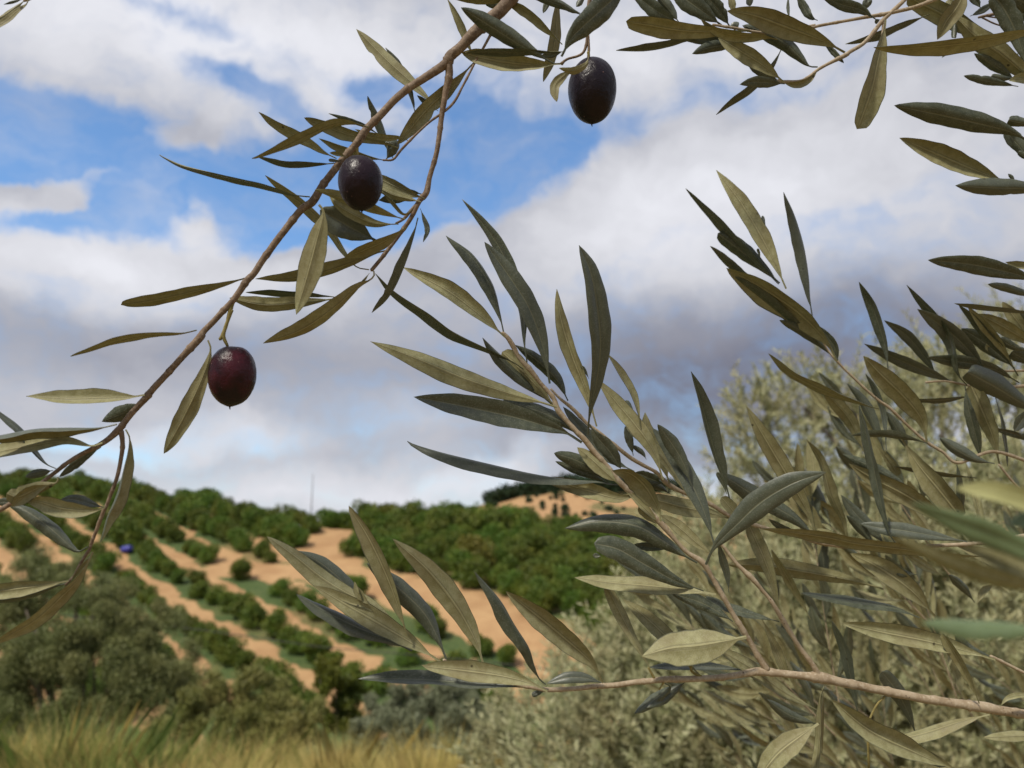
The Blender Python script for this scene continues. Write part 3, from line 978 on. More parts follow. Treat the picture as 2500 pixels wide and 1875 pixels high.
NR, NC = 33, 9
def leaf_mesh(side, w, lift, pts, opt, depth, root, parent, rng, name='leaf', dslope=None, sunny=.5, mats=None):
    c = catmull(pts, NR)
    length_px = np.sum(np.hypot(*np.diff(c, axis=0).T))
    d0 = depth - lift * .001
    Lm = length_px / F * depth
    sl = rng.uniform(-.22, .22) if dslope is None else dslope
    tt = np.linspace(0, 1, NR)
    bow = rng.uniform(-.05, .05)
    dep = d0 + Lm * (sl * tt + bow * np.sin(np.pi * tt))
    cen = [P(c[i, 0], c[i, 1], dep[i]) for i in range(NR)]
    wm = .99 * w / F * depth                       # width as it appears
    wr = max(wm, min(Lm * .15, .0108))       # its true width; the rest of the difference is roll
    k_ = NR // 2
    T0 = (cen[k_ + 1] - cen[k_ - 1]).normalized(); V0 = (CAM - cen[k_]).normalized()
    S0 = T0.cross(V0).normalized(); N0 = S0.cross(T0).normalized()
    if N0.dot(V0) < 0:
        N0 = -N0
    sg_ = 1 if S0.dot(sdir) < 0 else -1      # rolling this way turns the visible face to the sun
    if rng.random() > opt.get('sunny', sunny):
        sg_ = -sg_
    roll = math.acos(min(1, wm / wr))
    want = {0.0: .62, 1.0: .30}.get(opt.get('sunny'), .12)
    if roll < want:
        roll = want + rng.uniform(0, .12)
        wr = wm / math.cos(roll)
    roll *= sg_
    twist = rng.uniform(-.35, .35)
    curl = rng.uniform(.10, .40)
    fold = rng.uniform(.08, .50)
    pet = .07
    rng_fold = rng.random() < .55             # most blades are channelled, the rest arched
    ea = rng.uniform(.90, 1.12)              # slow taper to the stalk
    eb = .40 if opt.get('tip') == 'blunt' else rng.uniform(.76, .98)
    mx = ea / (ea + eb); nm = (mx ** ea) * ((1 - mx) ** eb)
    hw = []
    ph = rng.uniform(0, 6)
    for t in tt:
        q = max((t - pet) / (1 - pet), 0)
        b = (q ** ea) * ((1 - q) ** eb) / nm
        b = max(b, .10 * (1 - q) ** 2)
        b *= 1 + .03 * math.sin(t * 17 + ph) + .02 * math.sin(t * 41 + ph * 2)
        hw.append(b * wr / 2)
    base = cen[0]
    verts, uv = [], []
    sgn = 1 if side == 't' else -1           # adaxial face towards the viewer or away
    ring = []
    for i in range(NR):
        T = (cen[min(i + 1, NR - 1)] - cen[max(i - 1, 0)]).normalized()
        V = (CAM - cen[i]).normalized()
        Sd = T.cross(V).normalized()
        Nn = Sd.cross(T).normalized()
        if Nn.dot(V) < 0:
            Nn = -Nn
        a = roll + twist * (tt[i] - .5)
        S2 = Sd * math.cos(a) + Nn * math.sin(a)
        N2 = (Nn * math.cos(a) - Sd * math.sin(a)) * sgn      # towards the upper face
        ring.append((T, S2, N2))
    th = .00016
    nseed = rng.uniform(0, 90)
    bite = (rng.uniform(.35, .85), rng.choice((-1, 1)), rng.uniform(.1, .3)) if rng.random() < .12 else None
    wav = rng.uniform(0, 6); wamp = rng.uniform(.0, .09)
    for layer in (0, 1):
        for i in range(NR):
            T, S2, N2 = ring[i]
            for j in range(NC):
                v = -1 + 2 * j / (NC - 1)
                h = hw[i] * (1 + .045 * mnoise.noise(Vector((tt[i] * 9, nseed, 5 if v > 0 else 0))) * abs(v))
                if bite and v * bite[1] > 0:
                    h *= 1 - bite[2] * math.exp(-((tt[i] - bite[0]) / .035) ** 2) * abs(v)
                x = S2 * (v * h * math.cos(curl * abs(v)))
                z = -fold * h * (math.hypot(v, .1) - .1) * (-1 if rng_fold else 1) - curl * h * abs(v) ** 2.4 + wamp * h * abs(v) * math.sin(tt[i] * 15 + wav + (1.5 if v > 0 else 0))
                z -= .05 * h * math.exp(-(v / .12) ** 2)
                if layer == 0:
                    z += th
                else:
                    z -= th + .07 * h * math.exp(-(v / .14) ** 2)
                if abs(v) == 1:
                    z = z - (th if layer == 0 else -th)
                verts.append(cen[i] + x + N2 * z - base)
                uv.append((tt[i], (v + 1) / 2))
    faces, fm = [], []
    n1 = NR * NC
    # orientation: S x T relative to N2 decides winding
    T, S2, N2 = ring[NR // 2]
    flip = T.cross(S2).dot(N2) > 0
    for layer in (0, 1):
        o_ = layer * n1
        for i in range(NR - 1):
            for j in range(NC - 1):
                a, b, c_, d_ = o_ + i * NC + j, o_ + i * NC + j + 1, o_ + (i + 1) * NC + j + 1, o_ + (i + 1) * NC + j
                q = (a, b, c_, d_)
                if flip != (layer == 1):
                    q = q[::-1]
                faces.append(q); fm.append(layer)
    o = mesh_obj(name, verts, faces, YOUNG if opt.get('young') else LEAF, parent, tuple(base - root), True, uv, fm)
    return o


def stem_mesh(pts, depth_fn, root, parent, material, name, seed, bumps=.025, nodes=True):
    p = np.array(pts)
    n = max(12, int(np.sum(np.hypot(*np.diff(p[:, :2], axis=0).T)) / 6))
    c = catmull(p, n)
    rng = random.Random(seed)
    P3, R3 = [], []
    nodeat = [rng.uniform(25, 60)]
    L = 0
    for i in range(n):
        if i:
            L += math.hypot(c[i, 0] - c[i - 1, 0], c[i, 1] - c[i - 1, 1])
        d = depth_fn(c[i, 0], c[i, 1])
        r = max(c[i, 2], .8) * .93 / F * d
        if nodes:
            if L > nodeat[-1] + 12:
                nodeat.append(L + rng.uniform(60, 110))
            r *= 1 + .22 * math.exp(-((L - nodeat[-1]) / 4) ** 2)
        jx = (mnoise.noise(Vector((i * .12, seed, 0)))) * r * .25
        jz = (mnoise.noise(Vector((i * .12, seed, 7)))) * r * .25
        P3.append(P(c[i, 0], c[i, 1], d) + Vector((jx, 0, jz)))
        R3.append(r)
    base = P3[0]
    v, f = tube([q - base for q in P3], R3, 12, bumps, seed)
    return mesh_obj(name, v, f, material, parent, tuple(base - root))


def make_branch(name, label, data, depth, bark_m, seed, cat='branch', depth_fn=None, group=None, sunny=.5, mats=None):
    leaves, stems = parse(data)
    df = depth_fn or (lambda x, y: depth)
    p0 = stems[0][1][0] if stems else (*leaves[0][3][0], 1)
    root_loc = P(p0[0], p0[1], df(p0[0], p0[1]))
    root = empty(name, root_loc, label, cat, group)
    for i, (k, pts) in enumerate(stems):
        nm = 'stem' if i == 0 else ('fruit_stalk' if k == 'k' else 'twig')
        stem_mesh(pts, df, root_loc, root, STALK if k == 'k' else bark_m, nm, seed * 31 + i, nodes=(k == 's'))
    rng = random.Random(seed)
    for i, (side, w, lift, pts, opt) in enumerate(leaves):
        leaf_mesh(side, w, lift, pts, opt, df(*pts[0]), root_loc, root, rng, sunny=sunny, mats=mats)
    return root, root_loc


def olive(px, py, rx, ry, tilt, depth, root, root_loc, wrinkle, tint, tipx, tipy, stalk, seed):
    """a ripe olive: measured half axes in pixels, a small point at its foot"""
    c = P(px, py, depth)
    a, b = rx / F * depth, ry / F * depth
    seg, rings = 56, 40
    vs, fs = [], []
    for i in range(rings + 1):
        th = math.pi * i / rings
        for k in range(seg):
            ph = 2 * math.pi * k / seg
            sn = max(math.sin(th), 0) ** .90
            x, y, z = sn * math.cos(ph), sn * math.sin(ph), math.cos(th)
            n_ = mnoise.noise(Vector((x * 1.3, y * 1.3, z * 1.3 + seed)))
            w_ = mnoise.noise(Vector((x * 7, y * 7, z * 14 + seed))) + .5 * mnoise.noise(Vector((x * 15, y * 15, z * 30 + seed)))
            s = 1 + .018 * n_ + wrinkle * w_ * max(0, math.sin(th))
            # fuller above, drawn in towards the foot; a dimple round the stalk
            prof = 1 + .035 * z - .02 * z * z
            zz = z * (1 - .05 * math.exp(-((th) / .22) ** 2)) - .035 * math.exp(-((math.pi - th) / .16) ** 2)
            vs.append(Vector((x * a * s * prof, y * a * s * prof, zz * b * s)))
    for i in range(rings):
        for k in range(seg):
            p, q = i * seg + k, i * seg + (k + 1) % seg
            fs.append((p, p + seg, q + seg, q))
    M = Matrix.Rotation(tilt, 3, 'Y') @ Matrix.Rotation(.18, 3, 'X')
    o = mesh_obj('olive', [M @ v for v in vs], fs, OLIVE, root, tuple(c - root_loc))
    o.color = (*tint, 1)
    foot = M @ Vector((0, 0, -b * 1.02))
    tv, tf = tube([foot * .96, foot * 1.045, foot * 1.10 + Vector((a * .02, 0, 0))], [a * .05, a * .032, a * .012], 8)
    mesh_obj('olive_tip', tv, tf, OLIVE, o).color = (.01, .006, .008, 1)
    top = M @ Vector((0, 0, b * .93))
    v, f = lathe([(a * .02, b * .03), (a * .17, b * .02), (a * .19, -.0002), (a * .05, -b * .02)], 16)
    mesh_obj('calyx', [top + M @ Vector(q) for q in v], f, STALK, o)
    return o


BR_A = """
@ 0 0 1
s 18:1275,-40 17:1226,22 16:1158,79 13:1127,113 14:1100,136 12.5:1088,156 10.5:1034,192 10:984,226 10:905,305 11:880,338 9.5:860,362 10:828,401 9.5:792,446 11:763,492 9.5:731,517 9:668,598 8.5:623,663 9:603,685 8:566,737 8:500,806 10.5:490,822 8.5:442,875 8.5:374,950 9:358,968 8:329,1001 8:297,1040 9.5:288,1050 7:255,1079 5.5:181,1119 5.5:140,1149 5:102,1178 6:29,1228 7:-25,1256
s 12:1094,150 10:1096,185 8:1088,226 7:1077,294 6.5:1066,373 6.5:1050,428 8:1041,469 7:1024,490 6:1007,527 5.5:973,575 5:934,627 5:907,660
s 5:1022,494 4.5:1000,518 3.5:985,535 3:966,546
s 4:1222,40 3.5:1185,108 3:1160,152 3:1130,210 3.5:1101,258 3:1040,305 3.5:982,363 3:960,389 2.5:935,391
s 7.5:295,1052 6:299,1075 5.5:298,1103 5:287,1160 4.5:260,1234 5:253,1248 4:221,1333 4.5:218,1342 4:199,1372 3.5:182,1404 3:160,1428
t- 15 6 756,480 733,478 705,473 633,451 542,431 452,408 410,390 389,378
k 5:603,688 4.5:575,726 5.5:562,758 4:553,795 5:546,821 3.5:556,846
k 5:566,756 4:545,812 4.5:537,829
k 6:890,318 5:873,345 5:871,362 4:873,382
@ 600 0 4.424
u+ 172 -8 2070,1165 1830,930 1520,650 1193,313
t 70 -14 1835,1240 1780,1060 1650,760 1508,515
t 60 -14 2080,1200 1960,1120 1850,1030
@ 600 225 4.424
u 122 -6 980,715 830,640 640,510 380,380 140,215
u 105 10 1335,385 1200,345 1060,325 900,360 640,475 350,620 120,705 65,715
u 150 -8 1655,605 1400,520 1100,450 850,360 630,275
t 48 -14 1450,460 1280,380 1050,300 895,230
t 100 -12 1590,710 1530,570 1430,300 1315,40
t 150 -12 1510,735 1580,640 1600,560 1500,540
u 82 -4 1760,525 1660,490 1500,490 1330,460 1180,400
u 90 -10 1510,738 1350,700 1050,600 790,500
u 52 3 1090,700 1000,665 905,655
t 78 -4 965,768 650,790 400,785 130,700
u 120 12 1720,1375 1500,1310 1150,1190 950,1110 745,1055
u 135 2 1650,1425 1400,1420 1180,1330 1000,1220 900,1110
u 135 4 1935,1150 1780,1090 1600,1010 1460,940 1330,860
u 110 6 1890,1185 1750,1150 1600,1110 1470,1050 1350,1000
t 135 -12 1915,1105 1800,1085 1650,1130 1435,1168
u 42 8 1790,1270 1740,1310 1690,1305 1600,1200 1470,1070
t! 40 4 1030,745 960,740 895,732
@ 600 500 4.424
u 115 -12 1330,700 1190,665 1060,500 900,260 700,60 450,-137 210,-317
u- 145 8 1740,240 1500,385 1280,480 1070,570
u- 150 -2 1560,485 1350,540 1100,635 800,735 450,800 105,800
u+ 250 16 790,0 835,60 835,140 780,350 690,700 545,1187
u- 165 6 1385,715 1385,770 1330,820 1200,885 950,1110 600,1345 188,1496
u 30 4 1335,740 1260,830 1180,900
u 168 -4 985,1015 600,1055 200,1080 -177,1005
t 75 -12 990,1003 850,985 400,965 0,945
t 88 2 1862,140 1810,350 1720,620 1620,860 1500,1040 1362,1165
t 60 2 1885,40 1925,150 1960,270 1915,405
t 330 -4 1420,395 1150,250 870,95 800,60
@ 250 500 4.424
u!- 150 -6 1610,775 1300,860 1000,930 600,1020 200,1080
u- 78 4 1020,1355 850,1392 600,1408 380,1425 0,1525 -345,1637
@ 250 780 4.424
u+ 205 4 1140,225 1168,330 1110,560 960,900 810,1190 663,1450
@ 0 900 4.424
u+ 165 4 1565,285 1400,310 1100,320 700,330 283,298
t 175 -8 1545,365 1350,470 1098,572
u- 80 4 1260,598 1050,640 700,640 350,660 0,722 -280,780
u+ 175 6 1110,800 980,835 700,785 350,835 0,900 -320,985
t 78 -8 605,1080 500,1030 400,920 220,680 0,490 -80,400
t 105 -6 570,1100 430,1130 273,1168
t 95 -8 1090,850 930,950 760,1080 640,1170
u! 190 8 628,1175 600,1235 400,1290 200,1380 72,1345
u 150 9 560,1245 380,1300 240,1390 130,1490
u 190 6 1140,1495 1000,1535 700,1515 450,1445 255,1410
t 130 -6 1125,1500 950,1455 800,1415 660,1410
t 90 -8 200,1440 80,1440 -80,1445
u 115 4 1355,660 1398,760 1380,950 1325,1190 1240,1440 1150,1650 1085,1878
@ 0 1225 4.424
t 165 0 945,490 850,535 760,480 550,290 300,110 80,20
u 190 2 745,850 650,870 300,925 0,965 -320,1010
t 92 -5 745,875 600,915 350,1010 100,1070 -120,1090
u 160 6 1000,540 940,680 830,850 680,1000 400,1260 100,1440 -120,1560
u 40 6 1010,560 900,680 770,850
"""
BR_CORNER = """
@ 0 0 1
s 5:95,-18 4:70,-2 3:58,2
u 14 3 70,-2 63,12 40,30 15,52 -30,78
u 12 0 62,0 44,14 15,36 -25,58
t 7 0 55,-2 35,4 9,11
"""
BR_B = """
@ 1000 0 4.424
s 26:2030,-160 22:1940,20 19:1930,300 16:1880,560 14:1700,640 18:1640,690
s 14:1930,380 14:1935,560 12:1920,640
k 18:1930,560 15:1935,620 14:1950,650
u 62 -4 1110,12 900,5 700,0 480,-12
u 92 -10 380,-60 520,180 605,370 668,560
u 190 -6 700,670 480,900 180,1190 -133,1560
t 195 10 1560,690 1200,490 870,280 553,80
u 212 6 1640,690 1300,700 900,650 563,570
t 90 12 1640,560 1300,560 950,560 600,565
t 262 16 1640,610 1760,400 2000,170 2330,-130
u 108 -6 1650,480 1450,285 1250,115 1020,0
u 132 -14 1620,-160 1590,120 1555,500 1443,885
t 100 -6 1890,180 1650,65 1400,-25 1250,-60
t 60 -6 1870,150 1740,110 1600,20
t 70 -14 1500,-60 1480,40 1442,142
t 75 -14 1900,-70 1850,0 1800,72
u 112 8 1800,750 1690,800 1570,930 1590,1100
u 78 14 1935,610 1900,700 1770,765 1610,735
t 62 4 1660,555 1550,590 1420,600
t! 80 -16 1000,30 920,60 820,30
"""
BR_C = """
@ 0 0 1
s 7:2235,-35 5.5:2208,0 5.5:2158,47 5:2113,102 5:2075,126 6:2065,134 4.5:2030,152 4:2000,168 4:1960,196 5:1915,200 4:1898,196
s 5:2290,-4 5:2237,16 5:2160,34 4:2068,50 4:2000,63 4:1972,67 3:1900,58
s 4:2158,48 3.5:2156,70 3:2154,92
s 4:1990,62 3.5:1880,80 3.5:1790,68 3:1740,60
@ 1500 0 4.424
u 240 10 2490,565 2250,440 1850,290 1500,165 1213,118
u 178 8 1830,885 1600,700 1380,560 1120,400
u! 195 8 1460,330 1080,345 700,325 400,275 125,230
t 78 -4 1100,395 800,435 600,495 300,545 18,545
t 128 -10 1450,395 1200,480 1000,520 838,582
t 100 -10 1320,400 1050,430 720,412
t 165 -10 690,245 460,120 180,-90
t 120 -8 695,238 600,110 430,-90
t 215 -6 1160,275 950,120 700,-60 600,-130
t 165 -8 1245,285 1130,110 930,-110
u 118 4 1760,425 1600,395 1350,385 1100,320 932,205
t 165 -2 2195,722 2100,710 2000,610 1850,470 1620,340 1380,275
t 122 4 1840,905 1650,892 1500,885 1352,912
t 98 -12 1825,485 1700,730 1500,950 1300,1090 1098,1240
t 85 -8 1800,885 1600,795 1448,708
u 78 6 2210,750 2090,870 1960,915 1840,900
t 38 -8 1880,-60 1875,80 1887,190
t 95 -8 2195,222 2100,165 1970,-60
u 82 -2 1245,-70 1265,30 1288,132
t 82 -6 1430,-60 1470,65
t! 90 -10 1230,300 1290,275 1340,290
@ 2000 0 4.424
t 130 2 610,208 450,105 250,50 30,-30
t 92 -10 1190,155 900,275 600,395 282,476
u!- 225 12 712,215 700,330 640,600 560,950 408,1395
t 62 -4 30,440 150,560 268,682
t! 110 -10 560,-60 520,20 560,50
t! 50 -6 660,210 600,240
"""
BR_D = """
@ 2000 0 4.424
s 26:2420,-160 24:2150,60 20:2020,120 16:1800,170 12:1720,190
s 10:1740,180 9:1880,250 8:2000,290
s 8:1760,170 8:1900,190 8:2060,210
u- 150 40 2600,300 2212,350 1800,430 1400,480 1000,510 588,512
u 185 10 1600,-160 1500,60 1370,230 1275,430
u! 230 0 2060,640 1800,420 1400,190 950,-40
u 215 2 2500,980 2212,790 1980,600 1700,400 1450,160
t! 225 16 2260,760 2130,360 1990,80 1860,-60
t! 240 6 2500,160 2300,60 2050,-40
t! 210 6 2480,360 2330,160 2150,20
t 72 6 1630,175 1760,110 1890,30
t! 100 0 1745,90 1700,20 1640,-60
t! 62 -4 1480,120 1465,300 1460,410
u! 80 -2 1500,150 1430,60 1390,0
t 24 0 1390,560 1325,622
t 24 0 2160,560 2110,630
t 115 2 2120,860 1960,760 1810,660 1672,578
t 92 2 2150,935 1850,880 1700,850 1560,818
t! 80 4 2130,840 1990,850 1850,830
t! 60 0 2100,760 1980,720
u 120 4 2400,900 2212,850 2050,870
"""
BR_E = """
@ 2000 0 4.424
s 22:2700,1560 20:2400,1600 16:2230,1640
t 235 8 2300,1545 2050,1420 1700,1330 1250,1230 808,1138
t! 150 2 2330,1800 2212,1640 2090,1500 2010,1400
t! 120 2 2400,1330 2212,1330 2045,1297
@ 2000 375 4.424
u 235 -6 2040,310 1700,190 1250,0 865,-170
t 190 6 2560,400 2212,380 1800,365 1468,345
t 40 -6 2115,300 2080,260 2040,218
t! 60 4 2300,80 2212,30 2150,-20
"""
BR_EL = """
@ 2000 375 4.424
s 20:2700,1440 16:2380,1400
t 205 8 2420,1385 2000,1270 1600,1190 1172,1150
u 90 -2 2400,1230 2212,1205 2008,1172
t 92 2 2420,1560 2212,1510 2000,1450 1822,1410
t 60 0 2400,1750 2150,1700 1460,1618
"""
BR_J = """
@ 2000 750 4.424
s 24:2500,800 20:2200,850 17:1850,875 15:1640,850 13:1540,830 11:1380,800 11:1280,800 14:1150,812
s 15:2450,680 14:2200,685 14:2000,692 10:1900,700
s 12:1750,930 11:1900,910 10:1990,900
t 112 4 742,660 725,480 660,240 560,-40 430,-275
t 122 -2 1290,775 1140,540 950,310 700,140
t 142 0 1500,830 1150,690 800,540 484,394
t 112 8 1600,845 1510,740 1462,600 1400,350 1200,60 945,-240
t 185 4 1810,710 1650,500 1450,300 1250,150 1058,18
t 145 -2 2160,815 1950,700 1700,620 1400,575 1168,540
t! 255 12 2500,1180 2212,1050 1900,860 1602,700
t 175 -2 2110,660 1950,520 1750,360 1534,228
u 172 -2 2420,440 2212,340 1950,190 1715,70
t 105 4 2150,740 2000,500 1850,330 1650,100 1505,-30
u 112 6 2090,640 1980,430 1850,260 1600,-20
u 130 0 2320,400 2150,160 1978,-60
t! 92 2 2330,480 2120,440 1945,335
u!- 200 8 1948,1700 1880,1400 1760,1100 1640,835
t 122 6 1575,845 1610,1080 1690,1380 1738,1612
t 66 -6 1640,955 1400,1000 1200,1010 960,1000
t 125 2 2300,1090 2212,1190 2108,1338
t 42 0 1905,980 1965,1200 2005,1450 2035,1720
t 72 -6 2330,1460 2100,1370 1868,1308
t 60 0 2330,1395 2170,1380
u 26 2 1600,850 1590,880 1600,900
t 105 -6 2400,60 2300,-80 2212,-200
t! 160 -4 2330,640 2212,560 2080,480
t! 140 -8 2400,300 2250,180 2120,60
u! 110 -8 1990,560 1900,470 1800,400
"""
BR_I = """
@ 2000 750 4.424
s 20:2900,1990 19:2500,1800 20:2200,1650 19:1860,1560 18:1500,1680 17:1330,1560 17:1180,1470 15:1000,1320 17:760,1090 16:620,990 14:400,790 14:205,598 11:120,500 9:40,380
s 14:2340,2100 13:2180,1978 14:2045,1830 12:1940,1700
@ 1650 400 4.424
u 190 4 1190,1350 1080,1100 920,790 700,420 433,62
t 100 -2 1110,1300 820,1010 480,670 105,265
t! 195 -6 1120,1290 950,1140 700,940 452,750
t 95 -8 960,1380 640,1150 370,888
u- 262 8 1745,2130 1620,1900 1330,1600 930,1330 545,1125
t 112 -4 1680,2060 1300,1770 900,1430 640,1220
t 92 0 1480,1660 1448,1450 1430,1200 1370,860 1280,560 1163,306
t! 40 -2 965,760 950,660 935,560
t! 32 0 915,1015 882,915
@ 1650 750 4.424
t 112 -4 1720,560 1560,400 1360,260 1118,140
t 92 -6 1755,598 1720,440 1640,320 1540,200
u 98 6 2195,1098 2080,1070 1800,970 1500,850 1230,700 1000,500
@ 2000 750 4.424
u 235 10 1165,1458 1100,1200 900,950 680,740 476,525
t 88 6 1175,1472 1000,1430 700,1390 338,1385
t 120 -12 700,1560 600,1290 460,1020 298,820
u 155 -16 480,1560 350,1250 200,1060 20,880
t 72 -8 725,1540 700,1200 620,940 500,715
t 125 -10 960,1560 880,1380 720,1120
@ 2000 1100 4.424
u! 260 0 890,-130 1080,160 1300,430 1530,720
t 132 6 1895,142 1700,100 1500,0 1300,-140
t 60 -4 1700,295 1400,262 1050,205 815,170
u! 110 -8 620,-60 750,100 860,270
u! 80 -6 1000,0 1100,300 1130,500
t! 85 -10 1480,100 1520,400 1530,640
u! 90 -8 1560,60 1680,450 1760,790
"""
BR_H = """
@ 0 0 1
s 6:2580,1296 6:2480,1312 5.5:2420,1322 5.5:2368,1328 5:2280,1333 7:2198,1340 5.5:2100,1337 7:2005,1325 5:1960,1312 5:1900,1298 5:1840,1281 5:1786,1262 5.5:1729,1228 5:1670,1203 7:1640,1188 6:1620,1172 4.5:1600,1152 5.5:1540,1118 4.5:1463,1056 4.5:1436,1036 5:1397,997 3.5:1366,972 2.5:1345,950
@ 2000 1100 4.424
t 115 4 835,1015 760,900 700,690 620,340 530,-90 430,-500
t 172 6 1600,985 1300,930 900,860 640,830 448,788
u 235 -8 1560,880 1250,680 950,490 600,310 318,142
t 130 -12 1000,420 800,300 550,165 250,38
u- 140 8 1930,1105 1830,1140 1400,1130 900,1060 400,1000 60,930 -620,840
u 262 -10 1250,1790 1000,1520 650,1270 330,1110
u 110 -8 1330,1350 1200,1280 1050,1190 920,1090
t! 90 -4 1060,1340 940,1330 830,1310
t 100 -12 1680,1640 1560,1480 1400,1340
u 75 -8 1700,1660 1780,1520 1870,1450
u 160 -4 2300,1420 2000,1250 1750,1130 1500,1040
@ 1750 1100 4.424
u 200 6 1075,945 1010,720 850,420 600,0 318,-482
u 115 -4 1405,1000 1370,780 1240,490 1130,120 969,-120
t 200 2 1095,952 820,720 420,490 150,320 0,245
t 155 -8 1820,1020 1700,880 1500,680 1340,478
t 110 -8 1700,1020 1560,850 1400,700
u 195 -4 1800,1500 1700,1465 1400,1390 900,1300 500,1240 100,1230
t 112 6 2190,1805 1900,1700 1400,1615 905,1538
u! 165 -2 690,1760 600,1420 500,1150 330,770
u 92 0 1010,1820 900,1600 740,1320 590,1070
u! 135 -8 330,860 180,660 48,505
u 105 -6 1395,995 1250,930 1080,850
t 90 -4 960,930 760,870 560,740
@ 1300 900 4.424
u 192 0 2165,1630 1900,1555 1600,1490 1150,1370
t! 70 -6 1500,1240 1380,1180 1180,1150
t 95 -2 1090,940 1045,760 1000,620
t 60 -4 1230,980 1180,900 1060,820
u 172 2 1480,1240 1380,960 1240,680 1215,470
u! 130 8 1710,1420 1590,1240 1400,960 1200,750 1005,598
t! 92 -6 1130,640 1060,480 1010,340
t 130 -2 1420,1250 1280,1190 1110,1120
t 90 -6 1480,1350 1380,1280 1250,1230
"""
